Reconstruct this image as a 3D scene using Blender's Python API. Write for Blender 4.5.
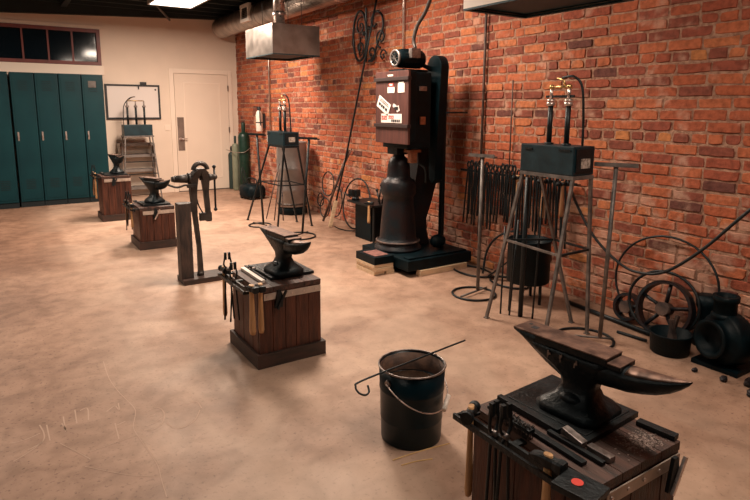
import bpy, bmesh, math, random
from mathutils import Vector, Matrix
PI = math.pi
R = math.radians
random.seed(7)
for o in list(bpy.data.objects): bpy.data.objects.remove(o)
scene = bpy.context.scene
COL = scene.collection

# ------------------------------------------------------------------ camera
def make_camera():
    yaw, pitch, roll = R(33.07), R(9.497), R(0.311)
    f = Vector((math.sin(yaw)*math.cos(pitch), math.cos(yaw)*math.cos(pitch), -math.sin(pitch)))
    r = Vector((math.cos(yaw), -math.sin(yaw), 0))
    u = r.cross(f)
    r2 = r*math.cos(roll) + u*math.sin(roll)
    u2 = -r*math.sin(roll) + u*math.cos(roll)
    m = Matrix((( r2.x, u2.x, -f.x, 0), (r2.y, u2.y, -f.y, 0), (r2.z, u2.z, -f.z, 1.5), (0, 0, 0, 1)))
    cd = bpy.data.cameras.new('camera'); cam = bpy.data.objects.new('camera', cd)
    cam.matrix_world = m
    cd.sensor_width = 36; cd.lens = 576/750*36; cd.shift_y = -45/750
    cd.clip_start = 0.05
    COL.objects.link(cam); scene.camera = cam
make_camera()
# ------------------------------------------------------------------ world, lamps, exposure
w = bpy.data.worlds.new('world'); scene.world = w; w.use_nodes = True
bg = w.node_tree.nodes['Background']; bg.inputs[0].default_value = (0.55, 0.75, 0.8, 1); bg.inputs[1].default_value = 0.045
scene.view_settings.view_transform = 'Standard'; scene.view_settings.look = 'None'
scene.view_settings.gamma = 1; scene.view_settings.exposure = 0.0; scene.view_settings.use_curve_mapping = False
KEY = (1.0, 0.81, 0.65)
LIGHTS = [(2.15, 7.95, 180), (2.3, 4.4, 122), (2.1, 1.0, 40), (-1.2, 7.95, 85), (-1.2, 4.5, 14), (-1.2, 1.0, 4)]
def area(name, loc, sx, sy, power, col, rot=(0, 0, 0)):
    d = bpy.data.lights.new(name, 'AREA'); d.shape = 'RECTANGLE'; d.size = sx; d.size_y = sy
    d.energy = power; d.color = col
    o = bpy.data.objects.new(name, d); o.location = loc; o.rotation_euler = rot; COL.objects.link(o)
    return o
for (x, y, p) in LIGHTS:
    area('fluorescent_light', (x, y, 2.86), 0.5, 1.1, p, KEY)

# ------------------------------------------------------------------ materials
MATS = {}
def mat(name, col, rough=0.6, metal=0.0, noise=0.0, scale=20, bump=0.0, bscale=60, col2=None, spec=0.5,
        stretch=None, emit=None, estr=0, dist=0.0, coat=0.0, lo=.35, hi=.65):
    m = bpy.data.materials.new(name); m.use_nodes = True
    nt = m.node_tree; N = nt.nodes; L = nt.links
    b = N['Principled BSDF']
    b.inputs['Base Color'].default_value = (*col, 1)
    b.inputs['Roughness'].default_value = rough; b.inputs['Metallic'].default_value = metal
    b.inputs['Specular IOR Level'].default_value = spec
    b.inputs['Coat Weight'].default_value = coat
    tc = N.new('ShaderNodeTexCoord'); mp = N.new('ShaderNodeMapping'); L.new(tc.outputs['Object'], mp.inputs[0])
    if stretch: mp.inputs['Scale'].default_value = stretch
    if col2 or noise:
        n = N.new('ShaderNodeTexNoise'); n.inputs['Scale'].default_value = scale; n.inputs['Detail'].default_value = 6
        n.inputs['Distortion'].default_value = dist
        L.new(mp.outputs[0], n.inputs['Vector'])
        rp = N.new('ShaderNodeValToRGB'); rp.color_ramp.elements[0].position = lo; rp.color_ramp.elements[1].position = hi
        c2 = col2 or tuple(c*(1-noise) for c in col)
        rp.color_ramp.elements[0].color = (*c2, 1); rp.color_ramp.elements[1].color = (*col, 1)
        L.new(n.outputs['Fac'], rp.inputs[0]); L.new(rp.outputs[0], b.inputs['Base Color'])
        mr = N.new('ShaderNodeMapRange'); mr.inputs[3].default_value = max(0, rough-.12); mr.inputs[4].default_value = min(1, rough+.12)
        L.new(n.outputs['Fac'], mr.inputs[0]); L.new(mr.outputs[0], b.inputs['Roughness'])
    if bump:
        n2 = N.new('ShaderNodeTexNoise'); n2.inputs['Scale'].default_value = bscale; n2.inputs['Detail'].default_value = 5
        L.new(mp.outputs[0], n2.inputs['Vector'])
        bp = N.new('ShaderNodeBump'); bp.inputs['Strength'].default_value = bump; bp.inputs['Distance'].default_value = 0.01
        L.new(n2.outputs['Fac'], bp.inputs['Height']); L.new(bp.outputs[0], b.inputs['Normal'])
    if emit:
        b.inputs['Emission Color'].default_value = (*emit, 1); b.inputs['Emission Strength'].default_value = estr
    MATS[name] = m
    return m
mat('black_paint', (0.0012, 0.009, 0.013), .5, 0, .5, 14, .15, 90, spec=.16)
mat('black_steel', (0.008, 0.014, 0.017), .45, .3, .5, 25, .2, 120)
mat('dark_iron', (0.015, 0.020, 0.023), .45, .5, .5, 18, .35, 70)
mat('cast_iron', (0.006, 0.013, 0.018), .42, .2, 0, 9, .35, 60, col2=(0.022, 0.011, 0.011), spec=.4)
mat('vise_iron', (0.075, 0.062, 0.055), .5, .5, 0, 12, .2, 80, col2=(0.03, 0.027, 0.026))
mat('pale_strip', (0.62, 0.50, 0.42), .5, .2, .35, 14)
mat('rusty_steel', (0.15, 0.095, 0.075), .6, .5, 0, 12, .2, 80, col2=(0.045, 0.035, 0.035))
mat('stand_steel', (0.20, 0.17, 0.155), .5, .4, 0, 16, .15, 90, col2=(0.09, 0.08, 0.075))
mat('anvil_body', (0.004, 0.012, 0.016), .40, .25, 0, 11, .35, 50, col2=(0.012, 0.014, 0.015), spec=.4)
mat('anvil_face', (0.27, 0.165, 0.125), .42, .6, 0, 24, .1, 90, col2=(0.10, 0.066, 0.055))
mat('cylinder_brass', (0.42, 0.17, 0.09), .45, .4, .4, 30)
mat('bright_steel', (0.72, 0.60, 0.55), .3, .8, .3, 30)
mat('worn_steel', (0.33, 0.28, 0.26), .4, .8, .5, 40)
mat('plank_brown', (0.115, 0.038, 0.022), .5, 0, 0, 7, .3, 30, col2=(0.045, 0.017, 0.012), stretch=(6, 6, .7), spec=.35)
mat('skirt_brown', (0.062, 0.030, 0.022), .6, 0, 0, 7, .3, 30, col2=(0.025, 0.017, 0.014), stretch=(1, 1, 6))
mat('top_brown', (0.10, 0.045, 0.032), .55, 0, 0, 8, .3, 30, col2=(0.03, 0.02, 0.017), stretch=(6, .7, 6))
mat('handle_wood', (0.60, 0.33, 0.15), .5, 0, .35, 10, 0, 1, stretch=(4, 4, .5))
mat('handle_dark', (0.35, 0.17, 0.08), .55, 0, .4, 10, stretch=(4, 4, .5))
mat('pale_wood', (0.78, 0.58, 0.38), .6, 0, .25, 8, .15, 40, stretch=(1, 6, 6))
mat('red_top', (0.28, 0.12, 0.10), .7, 0, .5, 30)
mat('cabinet_brown', (0.105, 0.034, 0.026), .5, 0, .45, 6, .1, 20, stretch=(5, 5, .6))
mat('cabinet_dark', (0.03, 0.016, 0.015), .5)
mat('cream_paint', (0.74, 0.60, 0.49), .75, 0, .05, 3, .04, 200)
mat('unlit_wall_tone', (0.07, 0.06, 0.055), .8, 0, .1, 3)  # lack of light on the unseen walls put into their dark colour
mat('door_paint', (0.74, 0.60, 0.49), .55, 0, .04, 3)
mat('trim_white', (0.78, 0.64, 0.53), .5)
mat('locker_teal', (0.0003, 0.036, 0.044), .5, .0, 0, 2.2, .06, 8, col2=(0.0002, 0.020, 0.027), lo=.25, hi=.75, spec=.25)
mat('locker_dark', (0.001, 0.006, 0.008), .8)
mat('red_frame', (0.17, 0.032, 0.025), .5, 0, .3, 8)
mat('dark_glass', (0.004, 0.008, 0.012), .08, 0, spec=.6)
mat('white_board', (0.70, 0.62, 0.58), .3)
mat('galv', (0.50, 0.43, 0.38), .38, .85, 0, 6, .05, 30, col2=(0.28, 0.24, 0.215))
mat('galv_hood', (0.36, 0.315, 0.285), .36, .85, 0, 6, .05, 30, col2=(0.24, 0.21, 0.19))
mat('galv_dark', (0.11, 0.095, 0.088), .45, .8, .4, 10)
mat('hood_inside', (0.006, 0.035, 0.045), .6, .3)
mat('brass', (0.75, 0.48, 0.20), .3, .9, .3, 30)
mat('white_plastic', (0.78, 0.68, 0.60), .45)
mat('cylinder_green', (0.002, 0.028, 0.017), .4, 0, .3, 8)
mat('cylinder_pale', (0.22, 0.23, 0.16), .5, 0, .2, 8)
mat('cylinder_dark', (0.02, 0.04, 0.035), .5)
mat('drum_grey', (0.30, 0.265, 0.25), .42, .6, .35, 5, .05, 20)
mat('white_sticker', (0.80, 0.72, 0.66), .6)
mat('red_ink', (0.55, 0.05, 0.04), .6)
mat('red_tape', (0.75, 0.06, 0.04), .5)
mat('black_ink', (0.015, 0.015, 0.018), .6)
mat('rubber', (0.004, 0.008, 0.010), .5)
mat('joist', (0.012, 0.022, 0.024), .8, 0, .4, 6, .1, 20)
mat('ceiling_dark', (0.008, 0.014, 0.016), .9)
mat('shelf_grey', (0.20, 0.17, 0.155), .6, 0, .3, 8)
mat('plate_brown', (0.22, 0.155, 0.125), .5, .2, .3, 10)
mat('lamp', (1, 1, 1), .5, emit=(1.0, 0.93, 0.84), estr=3.5)
mat('lamp_housing', (0.5, 0.45, 0.4), .5)
mat('straw', (0.66, 0.42, 0.18), .7)
mat('chalk', (0.50, 0.35, 0.27), .9)
mat('ash', (0.16, 0.12, 0.10), .9, 0, 0, 60, .3, 90, col2=(0.5, 0.42, 0.36), lo=.4, hi=.7)
mat('oily_water', (0.07, 0.04, 0.025), .2, 0, .4, 20)
mat('rust_inside', (0.16, 0.085, 0.055), .6, 0, 0, 20, .2, 60, col2=(0.05, 0.03, 0.025))
mat('scale_grit', (0.42, 0.33, 0.29), .5, .5, .7, 90)
mat('bristles', (0.18, 0.15, 0.14), .5, .6, .7, 90)
mat('rust_drum', (0.05, 0.035, 0.03), .6, .3, .5, 12, .2, 40)

def floor_material():
    m = bpy.data.materials.new('concrete'); m.use_nodes = True; nt = m.node_tree; N = nt.nodes; L = nt.links
    b = N['Principled BSDF']; tc = N.new('ShaderNodeTexCoord')
    def noise(s, d=6, dist=0., sc=None):
        n = N.new('ShaderNodeTexNoise'); n.inputs['Scale'].default_value = s; n.inputs['Detail'].default_value = d
        n.inputs['Distortion'].default_value = dist
        mp = N.new('ShaderNodeMapping'); L.new(tc.outputs['Object'], mp.inputs[0])
        if sc: mp.inputs['Scale'].default_value = sc
        L.new(mp.outputs[0], n.inputs['Vector']); return n
    def ramp(src, p0, c0, p1, c1):
        r = N.new('ShaderNodeValToRGB'); r.color_ramp.elements[0].position = p0; r.color_ramp.elements[1].position = p1
        r.color_ramp.elements[0].color = (*c0, 1); r.color_ramp.elements[1].color = (*c1, 1); L.new(src, r.inputs[0]); return r
    def mix(kind, fac, a, c):
        x = N.new('ShaderNodeMix'); x.data_type = 'RGBA'; x.blend_type = kind
        if isinstance(fac, float): x.inputs[0].default_value = fac
        else: L.new(fac, x.inputs[0])
        L.new(a, x.inputs[6]); L.new(c, x.inputs[7]); return x.outputs[2]
    base = ramp(noise(1.1, 8, .6).outputs['Fac'], .28, (0.27, 0.158, 0.108), .72, (0.48, 0.30, 0.21))
    fine = ramp(noise(9, 9, .4).outputs['Fac'], .34, (0.70, 0.67, 0.64), .60, (1, 1, 1))
    c = mix('MULTIPLY', 1.0, base.outputs[0], fine.outputs[0])
    speck = ramp(noise(55, 4).outputs['Fac'], .30, (0.45, 0.40, 0.38), .42, (1, 1, 1))
    c = mix('MULTIPLY', .8, c, speck.outputs[0])
    stain = ramp(noise(.8, 5, 1.2).outputs['Fac'], .34, (0.80, 0.76, 0.74), .56, (1, 1, 1))
    c = mix('MULTIPLY', .6, c, stain.outputs[0])
    # a darker patch in front of the lockers, with a wobbly edge
    sx = N.new('ShaderNodeSeparateXYZ'); L.new(tc.outputs['Object'], sx.inputs[0])
    wob = noise(.9, 4)
    def madd(src, k, other):
        q = N.new('ShaderNodeMath'); q.operation = 'MULTIPLY_ADD'; L.new(src, q.inputs[0]); q.inputs[1].default_value = k; L.new(other, q.inputs[2]); return q.outputs[0]
    def sstep(src, a, b_, c0, c1):
        q = N.new('ShaderNodeMapRange'); q.interpolation_type = 'SMOOTHSTEP'
        for k, v in zip((1, 2, 3, 4), (a, b_, c0, c1)): q.inputs[k].default_value = v
        L.new(src, q.inputs[0]); return q.outputs[0]
    def mul(a, b_):
        q = N.new('ShaderNodeMath'); q.operation = 'MULTIPLY'; L.new(a, q.inputs[0]); L.new(b_, q.inputs[1]); return q.outputs[0]
    xx = madd(wob.outputs['Fac'], .25, sx.outputs[0]); yy = madd(wob.outputs['Fac'], .8, sx.outputs[1])
    m1 = mul(sstep(xx, .60, .72, 1, 0), sstep(yy, 6.1, 6.5, 0, 1))
    dk = N.new('ShaderNodeRGB'); dk.outputs[0].default_value = (0.66, 0.60, 0.56, 1)
    c = mix('MULTIPLY', m1, c, dk.outputs[0])
    # paler lane along the work stations
    m2 = mul(sstep(xx, .2, 1.0, 0, .38), sstep(xx, 2.2, 3.6, 1, 0))
    pale = N.new('ShaderNodeRGB'); pale.outputs[0].default_value = (0.64, 0.47, 0.355, 1)
    c = mix('MIX', mul(m2, sstep(noise(1.7, 5, .8).outputs['Fac'], .38, .58, .35, 1)), c, pale.outputs[0])
    L.new(c, b.inputs['Base Color'])
    rr = N.new('ShaderNodeMapRange'); rr.inputs[3].default_value = .42; rr.inputs[4].default_value = .75
    L.new(noise(3, 5).outputs['Fac'], rr.inputs[0]); L.new(rr.outputs[0], b.inputs['Roughness'])
    bp = N.new('ShaderNodeBump'); bp.inputs['Strength'].default_value = .12; bp.inputs['Distance'].default_value = .01
    L.new(noise(30, 6).outputs['Fac'], bp.inputs['Height']); L.new(bp.outputs[0], b.inputs['Normal'])
    MATS['concrete'] = m
floor_material()

def brick_materials():
    m = bpy.data.materials.new('brick'); m.use_nodes = True; nt = m.node_tree; N = nt.nodes; L = nt.links
    b = N['Principled BSDF']; b.inputs['Roughness'].default_value = .85; b.inputs['Specular IOR Level'].default_value = .25
    ge = N.new('ShaderNodeNewGeometry'); rp = N.new('ShaderNodeValToRGB'); rp.color_ramp.interpolation = 'CONSTANT'
    cols = [(0, (0.15, 0.055, 0.043)), (.045, (0.24, 0.070, 0.045)), (.16, (0.39, 0.105, 0.052)), (.32, (0.33, 0.085, 0.047)), (.48, (0.46, 0.135, 0.062)),
            (.66, (0.42, 0.112, 0.052)), (.80, (0.29, 0.078, 0.048)), (.88, (0.50, 0.165, 0.072)), (.965, (0.52, 0.20, 0.075))]
    e = rp.color_ramp.elements
    e[0].position = 0; e[0].color = (*cols[0][1], 1); e[1].position = cols[1][0]; e[1].color = (*cols[1][1], 1)
    for p, c in cols[2:]:
        q = e.new(p); q.color = (*c, 1)
    L.new(ge.outputs['Random Per Island'], rp.inputs[0])
    tc = N.new('ShaderNodeTexCoord')
    def noise(s, d=6):
        n = N.new('ShaderNodeTexNoise'); n.inputs['Scale'].default_value = s; n.inputs['Detail'].default_value = d
        L.new(tc.outputs['Object'], n.inputs['Vector']); return n.outputs['Fac']
    def mix(kind, fac, a, c):
        x = N.new('ShaderNodeMix'); x.data_type = 'RGBA'; x.blend_type = kind
        if isinstance(fac, float): x.inputs[0].default_value = fac
        else: L.new(fac, x.inputs[0])
        L.new(a, x.inputs[6])
        if isinstance(c, tuple): x.inputs[7].default_value = (*c, 1)
        else: L.new(c, x.inputs[7])
        return x.outputs[2]
    def mr(src, a, b_, c, d):
        q = N.new('ShaderNodeMapRange'); q.interpolation_type = 'SMOOTHSTEP'
        for i, v in zip((1, 2, 3, 4), (a, b_, c, d)): q.inputs[i].default_value = v
        L.new(src, q.inputs[0]); return q.outputs[0]
    var = N.new('ShaderNodeValToRGB'); var.color_ramp.elements[0].position = .3; var.color_ramp.elements[0].color = (.62, .62, .62, 1)
    var.color_ramp.elements[1].position = .6; var.color_ramp.elements[1].color = (1.05, 1.05, 1.05, 1); L.new(noise(26, 7), var.inputs[0])
    c = mix('MULTIPLY', 1.0, rp.outputs[0], var.outputs[0])
    # lime bloom: patches of mortar wash, denser near the floor
    sx = N.new('ShaderNodeSeparateXYZ'); L.new(tc.outputs['Object'], sx.inputs[0])
    hgt = mr(sx.outputs[2], 0.1, 1.5, .14, 0.0)
    ad = N.new('ShaderNodeMath'); ad.operation = 'ADD'; L.new(noise(5, 8), ad.inputs[0]); L.new(hgt, ad.inputs[1])
    wash = mr(ad.outputs[0], .56, .72, 0, .7)
    c = mix('MIX', wash, c, (0.55, 0.33, 0.24))
    L.new(c, b.inputs['Base Color'])
    bp = N.new('ShaderNodeBump'); bp.inputs['Strength'].default_value = .6; bp.inputs['Distance'].default_value = .01
    L.new(noise(40, 7), bp.inputs['Height']); L.new(bp.outputs[0], b.inputs['Normal'])
    MATS['brick'] = m
brick_materials()
mat('mortar', (0.44, 0.26, 0.18), .95, 0, 0, 30, .8, 60, col2=(0.24, 0.12, 0.08), spec=.2)
M = MATS

# ------------------------------------------------------------------ mesh building helpers
class MB:
    def __init__(s): s.bm = bmesh.new()
    def _x(s, verts, mtx):
        if mtx is not None: bmesh.ops.transform(s.bm, matrix=mtx, verts=verts)
    def box(s, a, b, mtx=None, bev=0.0, mi=0):
        r = bmesh.ops.create_cube(s.bm, size=1)
        vs = r['verts']
        for v in vs: v.co = Vector([a[i] + (v.co[i]+.5)*(b[i]-a[i]) for i in range(3)])
        fs = {f for v in vs for f in v.link_faces}
        for f in fs: f.material_index = mi
        if bev:
            es = list({e for v in vs for e in v.link_edges})
            rr = bmesh.ops.bevel(s.bm, geom=es, offset=bev, segments=2, profile=.7, affect='EDGES', material=mi)
            vs = list({v for f in rr['faces'] for v in f.verts} | {v for v in vs if v.is_valid})
        s._x(vs, mtx); return s
    def cone(s, p0, p1, r0, r1=None, seg=16, caps=True, mi=0):
        r1 = r0 if r1 is None else r1
        p0 = Vector(p0); p1 = Vector(p1); d = p1-p0
        q = d.to_track_quat('Z', 'Y')
        a = []; b = []
        for i in range(seg):
            t = 2*PI*i/seg; v = Vector((math.cos(t), math.sin(t), 0))
            a.append(s.bm.verts.new(p0+q@(v*r0))); b.append(s.bm.verts.new(p1+q@(v*r1)))
        for i in range(seg):
            f = s.bm.faces.new((a[i], a[(i+1) % seg], b[(i+1) % seg], b[i])); f.smooth = True; f.material_index = mi
        if caps:
            s.bm.faces.new(a[::-1]).material_index = mi; s.bm.faces.new(b).material_index = mi
        return s
    def tube(s, pts, r, seg=8, closed=False, mi=0, radii=None):
        P = [Vector(p) for p in pts]; n = len(P); rings = []
        up = None
        for i in range(n):
            if closed: t = P[(i+1) % n]-P[i-1]
            else: t = P[min(i+1, n-1)]-P[max(i-1, 0)]
            t.normalize()
            if up is None: up = t.orthogonal().normalized()
            up = (up - t*up.dot(t)).normalized(); sd = t.cross(up)
            rr = radii[i] if radii else r
            rings.append([s.bm.verts.new(P[i]+up*math.cos(2*PI*k/seg)*rr+sd*math.sin(2*PI*k/seg)*rr) for k in range(seg)])
        m = n if closed else n-1
        for i in range(m):
            A = rings[i]; B = rings[(i+1) % n]
            off = 0
            if closed and i == m-1:
                off = min(range(seg), key=lambda o: (A[0].co-B[o].co).length)
            for k in range(seg):
                f = s.bm.faces.new((A[k], A[(k+1) % seg], B[(k+1+off) % seg], B[(k+off) % seg])); f.smooth = seg > 5; f.material_index = mi
        if not closed:
            s.bm.faces.new(rings[0][::-1]).material_index = mi; s.bm.faces.new(rings[-1]).material_index = mi
        return s
    def lathe(s, prof, at=(0, 0, 0), seg=32, mi=0, axis=None):
        at = Vector(at); rings = []
        q = Vector(axis).to_track_quat('Z', 'Y') if axis else None
        for (r, z) in prof:
            if r < 1e-5:
                v = Vector((0, 0, z)); v = q@v if q else v
                rings.append([s.bm.verts.new(at+v)])
            else:
                rg = []
                for k in range(seg):
                    v = Vector((r*math.cos(2*PI*k/seg), r*math.sin(2*PI*k/seg), z)); v = q@v if q else v
                    rg.append(s.bm.verts.new(at+v))
                rings.append(rg)
        for A, B in zip(rings, rings[1:]):
            for k in range(seg):
                k2 = (k+1) % seg
                if len(A) == 1 and len(B) == 1: continue
                if len(A) == 1: f = s.bm.faces.new((A[0], B[k2], B[k]))
                elif len(B) == 1: f = s.bm.faces.new((A[k], A[k2], B[0]))
                else: f = s.bm.faces.new((A[k], A[k2], B[k2], B[k]))
                f.smooth = True; f.material_index = mi
        return s
    def prism(s, pts, h, mtx=None, mi=0, bev=0):
        """pts: 2-D outline in xy, extruded z 0..h"""
        a = [s.bm.verts.new((x, y, 0)) for x, y in pts]; b = [s.bm.verts.new((x, y, h)) for x, y in pts]
        n = len(pts); f0 = s.bm.faces.new(a[::-1]); f1 = s.bm.faces.new(b); fs = [f0, f1]
        for i in range(n): fs.append(s.bm.faces.new((a[i], a[(i+1) % n], b[(i+1) % n], b[i])))
        for f in fs: f.material_index = mi
        vs = a+b
        if bev:
            es = list({e for f in (f0, f1) for e in f.edges})
            rr = bmesh.ops.bevel(s.bm, geom=es, offset=bev, segments=2, profile=.7, affect='EDGES', material=mi)
            vs = list({v for f in rr['faces'] for v in f.verts} | {v for v in vs if v.is_valid})
        s._x(vs, mtx); return s
    def loft(s, secs, caps=True, mi=0, smooth=True):
        rs = [[s.bm.verts.new(p) for p in sec] for sec in secs]
        for A, B in zip(rs, rs[1:]):
            n = len(A)
            for i in range(n):
                f = s.bm.faces.new((A[i], A[(i+1) % n], B[(i+1) % n], B[i])); f.smooth = smooth; f.material_index = mi
        if caps:
            s.bm.faces.new(rs[0][::-1]).material_index = mi; s.bm.faces.new(rs[-1]).material_index = mi
        return s
    def ball(s, c, r, sub=2, sc=(1, 1, 1), mi=0):
        rr = bmesh.ops.create_icosphere(s.bm, subdivisions=sub, radius=r)
        for v in rr['verts']: v.co = Vector((v.co.x*sc[0], v.co.y*sc[1], v.co.z*sc[2]))+Vector(c)
        for f in {f for v in rr['verts'] for f in v.link_faces}: f.smooth = True; f.material_index = mi
        return s
    def mesh(s, name, mats):
        bmesh.ops.recalc_face_normals(s.bm, faces=s.bm.faces[:])
        me = bpy.data.meshes.new(name); s.bm.to_mesh(me); s.bm.free()
        for m in (mats if isinstance(mats, (list, tuple)) else [mats]): me.materials.append(M[m] if isinstance(m, str) else m)
        return me
    def build(s, name, mats, parent=None, label=None, loc=None, rot=None):
        o = bpy.data.objects.new(name, s.mesh(name, mats)); COL.objects.link(o)
        if parent is not None: o.parent = parent
        if loc: o.location = loc
        if rot: o.rotation_euler = rot
        if label: o['label'] = label
        return o
def tag(o, label=None, cat=None, group=None, kind=None):
    if label: o['label'] = label
    if cat: o['category'] = cat
    if group: o['group'] = group
    if kind: o['kind'] = kind
    return o
def empty(name, loc=(0, 0, 0), rz=0, label=None, cat=None, group=None):
    o = bpy.data.objects.new(name, None); COL.objects.link(o); o.location = loc; o.rotation_euler = (0, 0, rz)
    o.empty_display_size = .1
    return tag(o, label, cat, group)
def kids(o): return [c for c in bpy.data.objects if c.parent == o]
def copy_tree(o, loc=None, rz=None, label=None, parent=None):
    c = o.copy(); COL.objects.link(c)
    if parent is not None: c.parent = parent
    if loc: c.location = loc
    if rz is not None: c.rotation_euler = (0, 0, rz)
    if label: c['label'] = label
    for k in kids(o): copy_tree(k, parent=c)
    return c
def struct(name, mb, mats, parent=None):
    o = mb.build(name, mats, parent)
    if parent is None: o['kind'] = 'structure'
    return o
def circle(c, r, n=32, ax='z', a0=0, a1=2*PI, closed=True):
    out = []
    m = n if closed else n+1
    for i in range(m):
        t = a0+(a1-a0)*i/n; x, y = r*math.cos(t), r*math.sin(t)
        out.append({'z': (c[0]+x, c[1]+y, c[2]), 'x': (c[0], c[1]+x, c[2]+y), 'y': (c[0]+x, c[1], c[2]+y)}[ax])
    return out
def smooth_path(pts, n=8):
    P = [Vector(p) for p in pts]; out = []
    for i in range(len(P)-1):
        p0 = P[max(i-1, 0)]; p1 = P[i]; p2 = P[i+1]; p3 = P[min(i+2, len(P)-1)]
        for k in range(n):
            t = k/n
            out.append(.5*((2*p1)+(p2-p0)*t+(2*p0-5*p1+4*p2-p3)*t*t+(-p0+3*p1-3*p2+p3)*t**3))
    out.append(P[-1]); return out
TR = Matrix.Translation
def RX(a): return Matrix.Rotation(a, 4, 'X')
def RY(a): return Matrix.Rotation(a, 4, 'Y')
def RZ(a): return Matrix.Rotation(a, 4, 'Z')

# ================================================================== STRUCTURE
XW, YB, XL, YF, ZC = 3.81, 10.58, -3.6, -2.6, 3.24
ZJ = 3.09
struct('floor', MB().box((XL-.1, YF-.1, -.12), (XW+.2, YB+.2, 0)), 'concrete')
struct('wall_left', MB().box((XL-.15, YF, 0), (XL, YB, ZC)), 'unlit_wall_tone')
struct('wall_front', MB().box((XL-.15, YF-.15, 0), (XW+.15, YF, ZC)), 'unlit_wall_tone')
struct('ceiling', MB().box((XL-.15, YF-.15, ZC), (XW+.15, YB+.15, ZC+.1)), 'ceiling_dark')

def back_wall():
    mb = MB()
    # opening for the high window x -1.6..1.5 z 2.19..2.72
    mb.box((XL-.15, YB, 0), (XW+.15, YB+.12, 2.19))
    mb.box((XL-.15, YB, 2.72), (XW+.15, YB+.12, ZC))
    mb.box((1.5, YB, 2.19), (XW+.15, YB+.12, 2.72))
    mb.box((XL-.15, YB, 2.19), (-1.6, YB+.12, 2.72))
    return struct('wall_back', mb, 'cream_paint')
back_wall()
def brick_wall():
    rnd = random.Random(3)
    mb = MB(); bm = mb.bm
    mb.box((XW, YF, 0), (XW+.15, YB, ZC), mi=1)
    ch = .0752; z = .006; row = 0
    while z < ZC-.02:
        header = row % 7 == 3
        L0 = .112 if header else .222
        y = YF + (.0 if row % 2 else -.11) + (0 if header else 0)
        h = ch-.013
        sag = rnd.uniform(-.003, .003)
        while y < YB-.02:
            L = L0+rnd.uniform(-.014, .014)
            if not header and rnd.random() < .10: L = .115+rnd.uniform(-.01, .015)
            y0 = max(y+rnd.uniform(.004, .008), YF); y1 = min(y+L-rnd.uniform(.004, .008), YB-.001)
            y += L
            if y1-y0 < .03: continue
            zz0 = z+.004+sag+rnd.uniform(-.003, .003); zz1 = zz0+h+rnd.uniform(-.004, .003)
            tilt = rnd.uniform(-.003, .003)
            d = .0065+rnd.uniform(-.0045, .0045)
            if rnd.random() < .015: d = .001
            n = 5 if y1-y0 > .16 else 3
            far = y0 > 8.5
            if far: n = 1
            pts = [(y0+(y1-y0)*i/n, zz0+tilt*i/n, 0, -1) for i in range(n+1)]
            pts += [(y1, (zz0+zz1)/2, 1, 0)] + [(y0+(y1-y0)*i/n, zz1+tilt*i/n, 0, 1) for i in range(n, -1, -1)] + [(y0, (zz0+zz1)/2, -1, 0)]
            out = []; inn = []
            cy, cz = (y0+y1)/2, (zz0+zz1)/2
            j = .0 if far else 1.
            for (py, pz, ny, nz) in pts:
                a = rnd.uniform(-.0022, .0022)*j
                py2 = min(max(py+a, YF), YB-.0005); pz2 = pz+rnd.uniform(-.0026, .0026)*j
                # knocked corners
                if ny == 0 and (abs(py-y0) < 1e-6 or abs(py-y1) < 1e-6) and not far:
                    k = rnd.choice((0, .001, .003, .007)); py2 += k*(1 if py < cy else -1); pz2 += k*.6*(1 if pz < cz else -1)
                out.append(bm.verts.new((XW+.001, py2, pz2)))
                ky = .004*(1 if py2 < cy else -1) if ny or abs(py-y0) < 1e-6 or abs(py-y1) < 1e-6 else 0
                kz = .004*(1 if pz2 < cz else -1) if nz else 0
                inn.append(bm.verts.new((XW-d, py2+ky, pz2+kz)))
            m_ = len(out)
            for i in range(m_): bm.faces.new((out[i], out[(i+1) % m_], inn[(i+1) % m_], inn[i]))
            bm.faces.new(inn)
        z += ch; row += 1
    return struct('wall_right', mb, ['brick', 'mortar'])
brick_wall()

def ceiling_joists():
    o = MB()
    y = -2.2
    while y < YB-.05:
        o.box((XL, y, ZJ), (XW-.0, y+.05, ZC)); y += .42
    return struct('trim_1', o, 'joist')
ceiling_joists()
struct('trim_2', MB().prism([(XL, 2.70), (XW-.02, 3.07), (XW-.02, ZC-.002), (XL, ZC-.002)], .10, TR((0, YB-.004, 0))@RX(PI/2)), 'joist')
struct('trim_3', MB().box((.98, -2.5, 3.03), (1.06, YB-.14, ZJ-.001)), 'joist')

def window():
    mb = MB(); y0 = YB-.03
    x0, x1, z0, z1 = -1.6, 1.52, 2.17, 2.74
    t = .055
    mb.box((x0, y0, z0), (x1, YB+.08, z0+t)); mb.box((x0, y0, z1-t), (x1, YB+.08, z1))
    mb.box((x0, y0, z0+t), (x0+t, YB+.08, z1-t)); mb.box((x1-t, y0, z0+t), (x1, YB+.08, z1-t))
    fr = struct('window_1', mb, 'red_frame')
    for x in (1.115, .775, .43, .08, -.27, -.62, -.97, -1.3):
        MB().box((x-.013, YB-.005, z0+t), (x+.013, YB+.06, z1-t)).build('mullion', 'red_frame', fr)
    xs = [1.465, 1.115, .775, .43, .08, -.27, -.62, -.97, -1.3, -1.545]
    for a, b in zip(xs[1:], xs): MB().box((a+.013*(a > -1.5), YB+.02, z0+t), (b-.013*(b < 1.4), YB+.03, z1-t)).build('pane', 'dark_glass', fr)
    return fr
window()
struct('trim_4', MB().box((-1.7, YB-.03, 2.02), (1.55, YB-.001, 2.168), bev=.004), 'trim_white')
struct('trim_5', MB().box((-1.7, YB-.015, 2.742), (1.60, YB-.001, 2.80), bev=.003), 'cream_paint')
struct('baseboard_back', MB().box((1.45, YB-.015, 0), (2.57, YB-.001, .1), bev=.003), 'trim_white')

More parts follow.
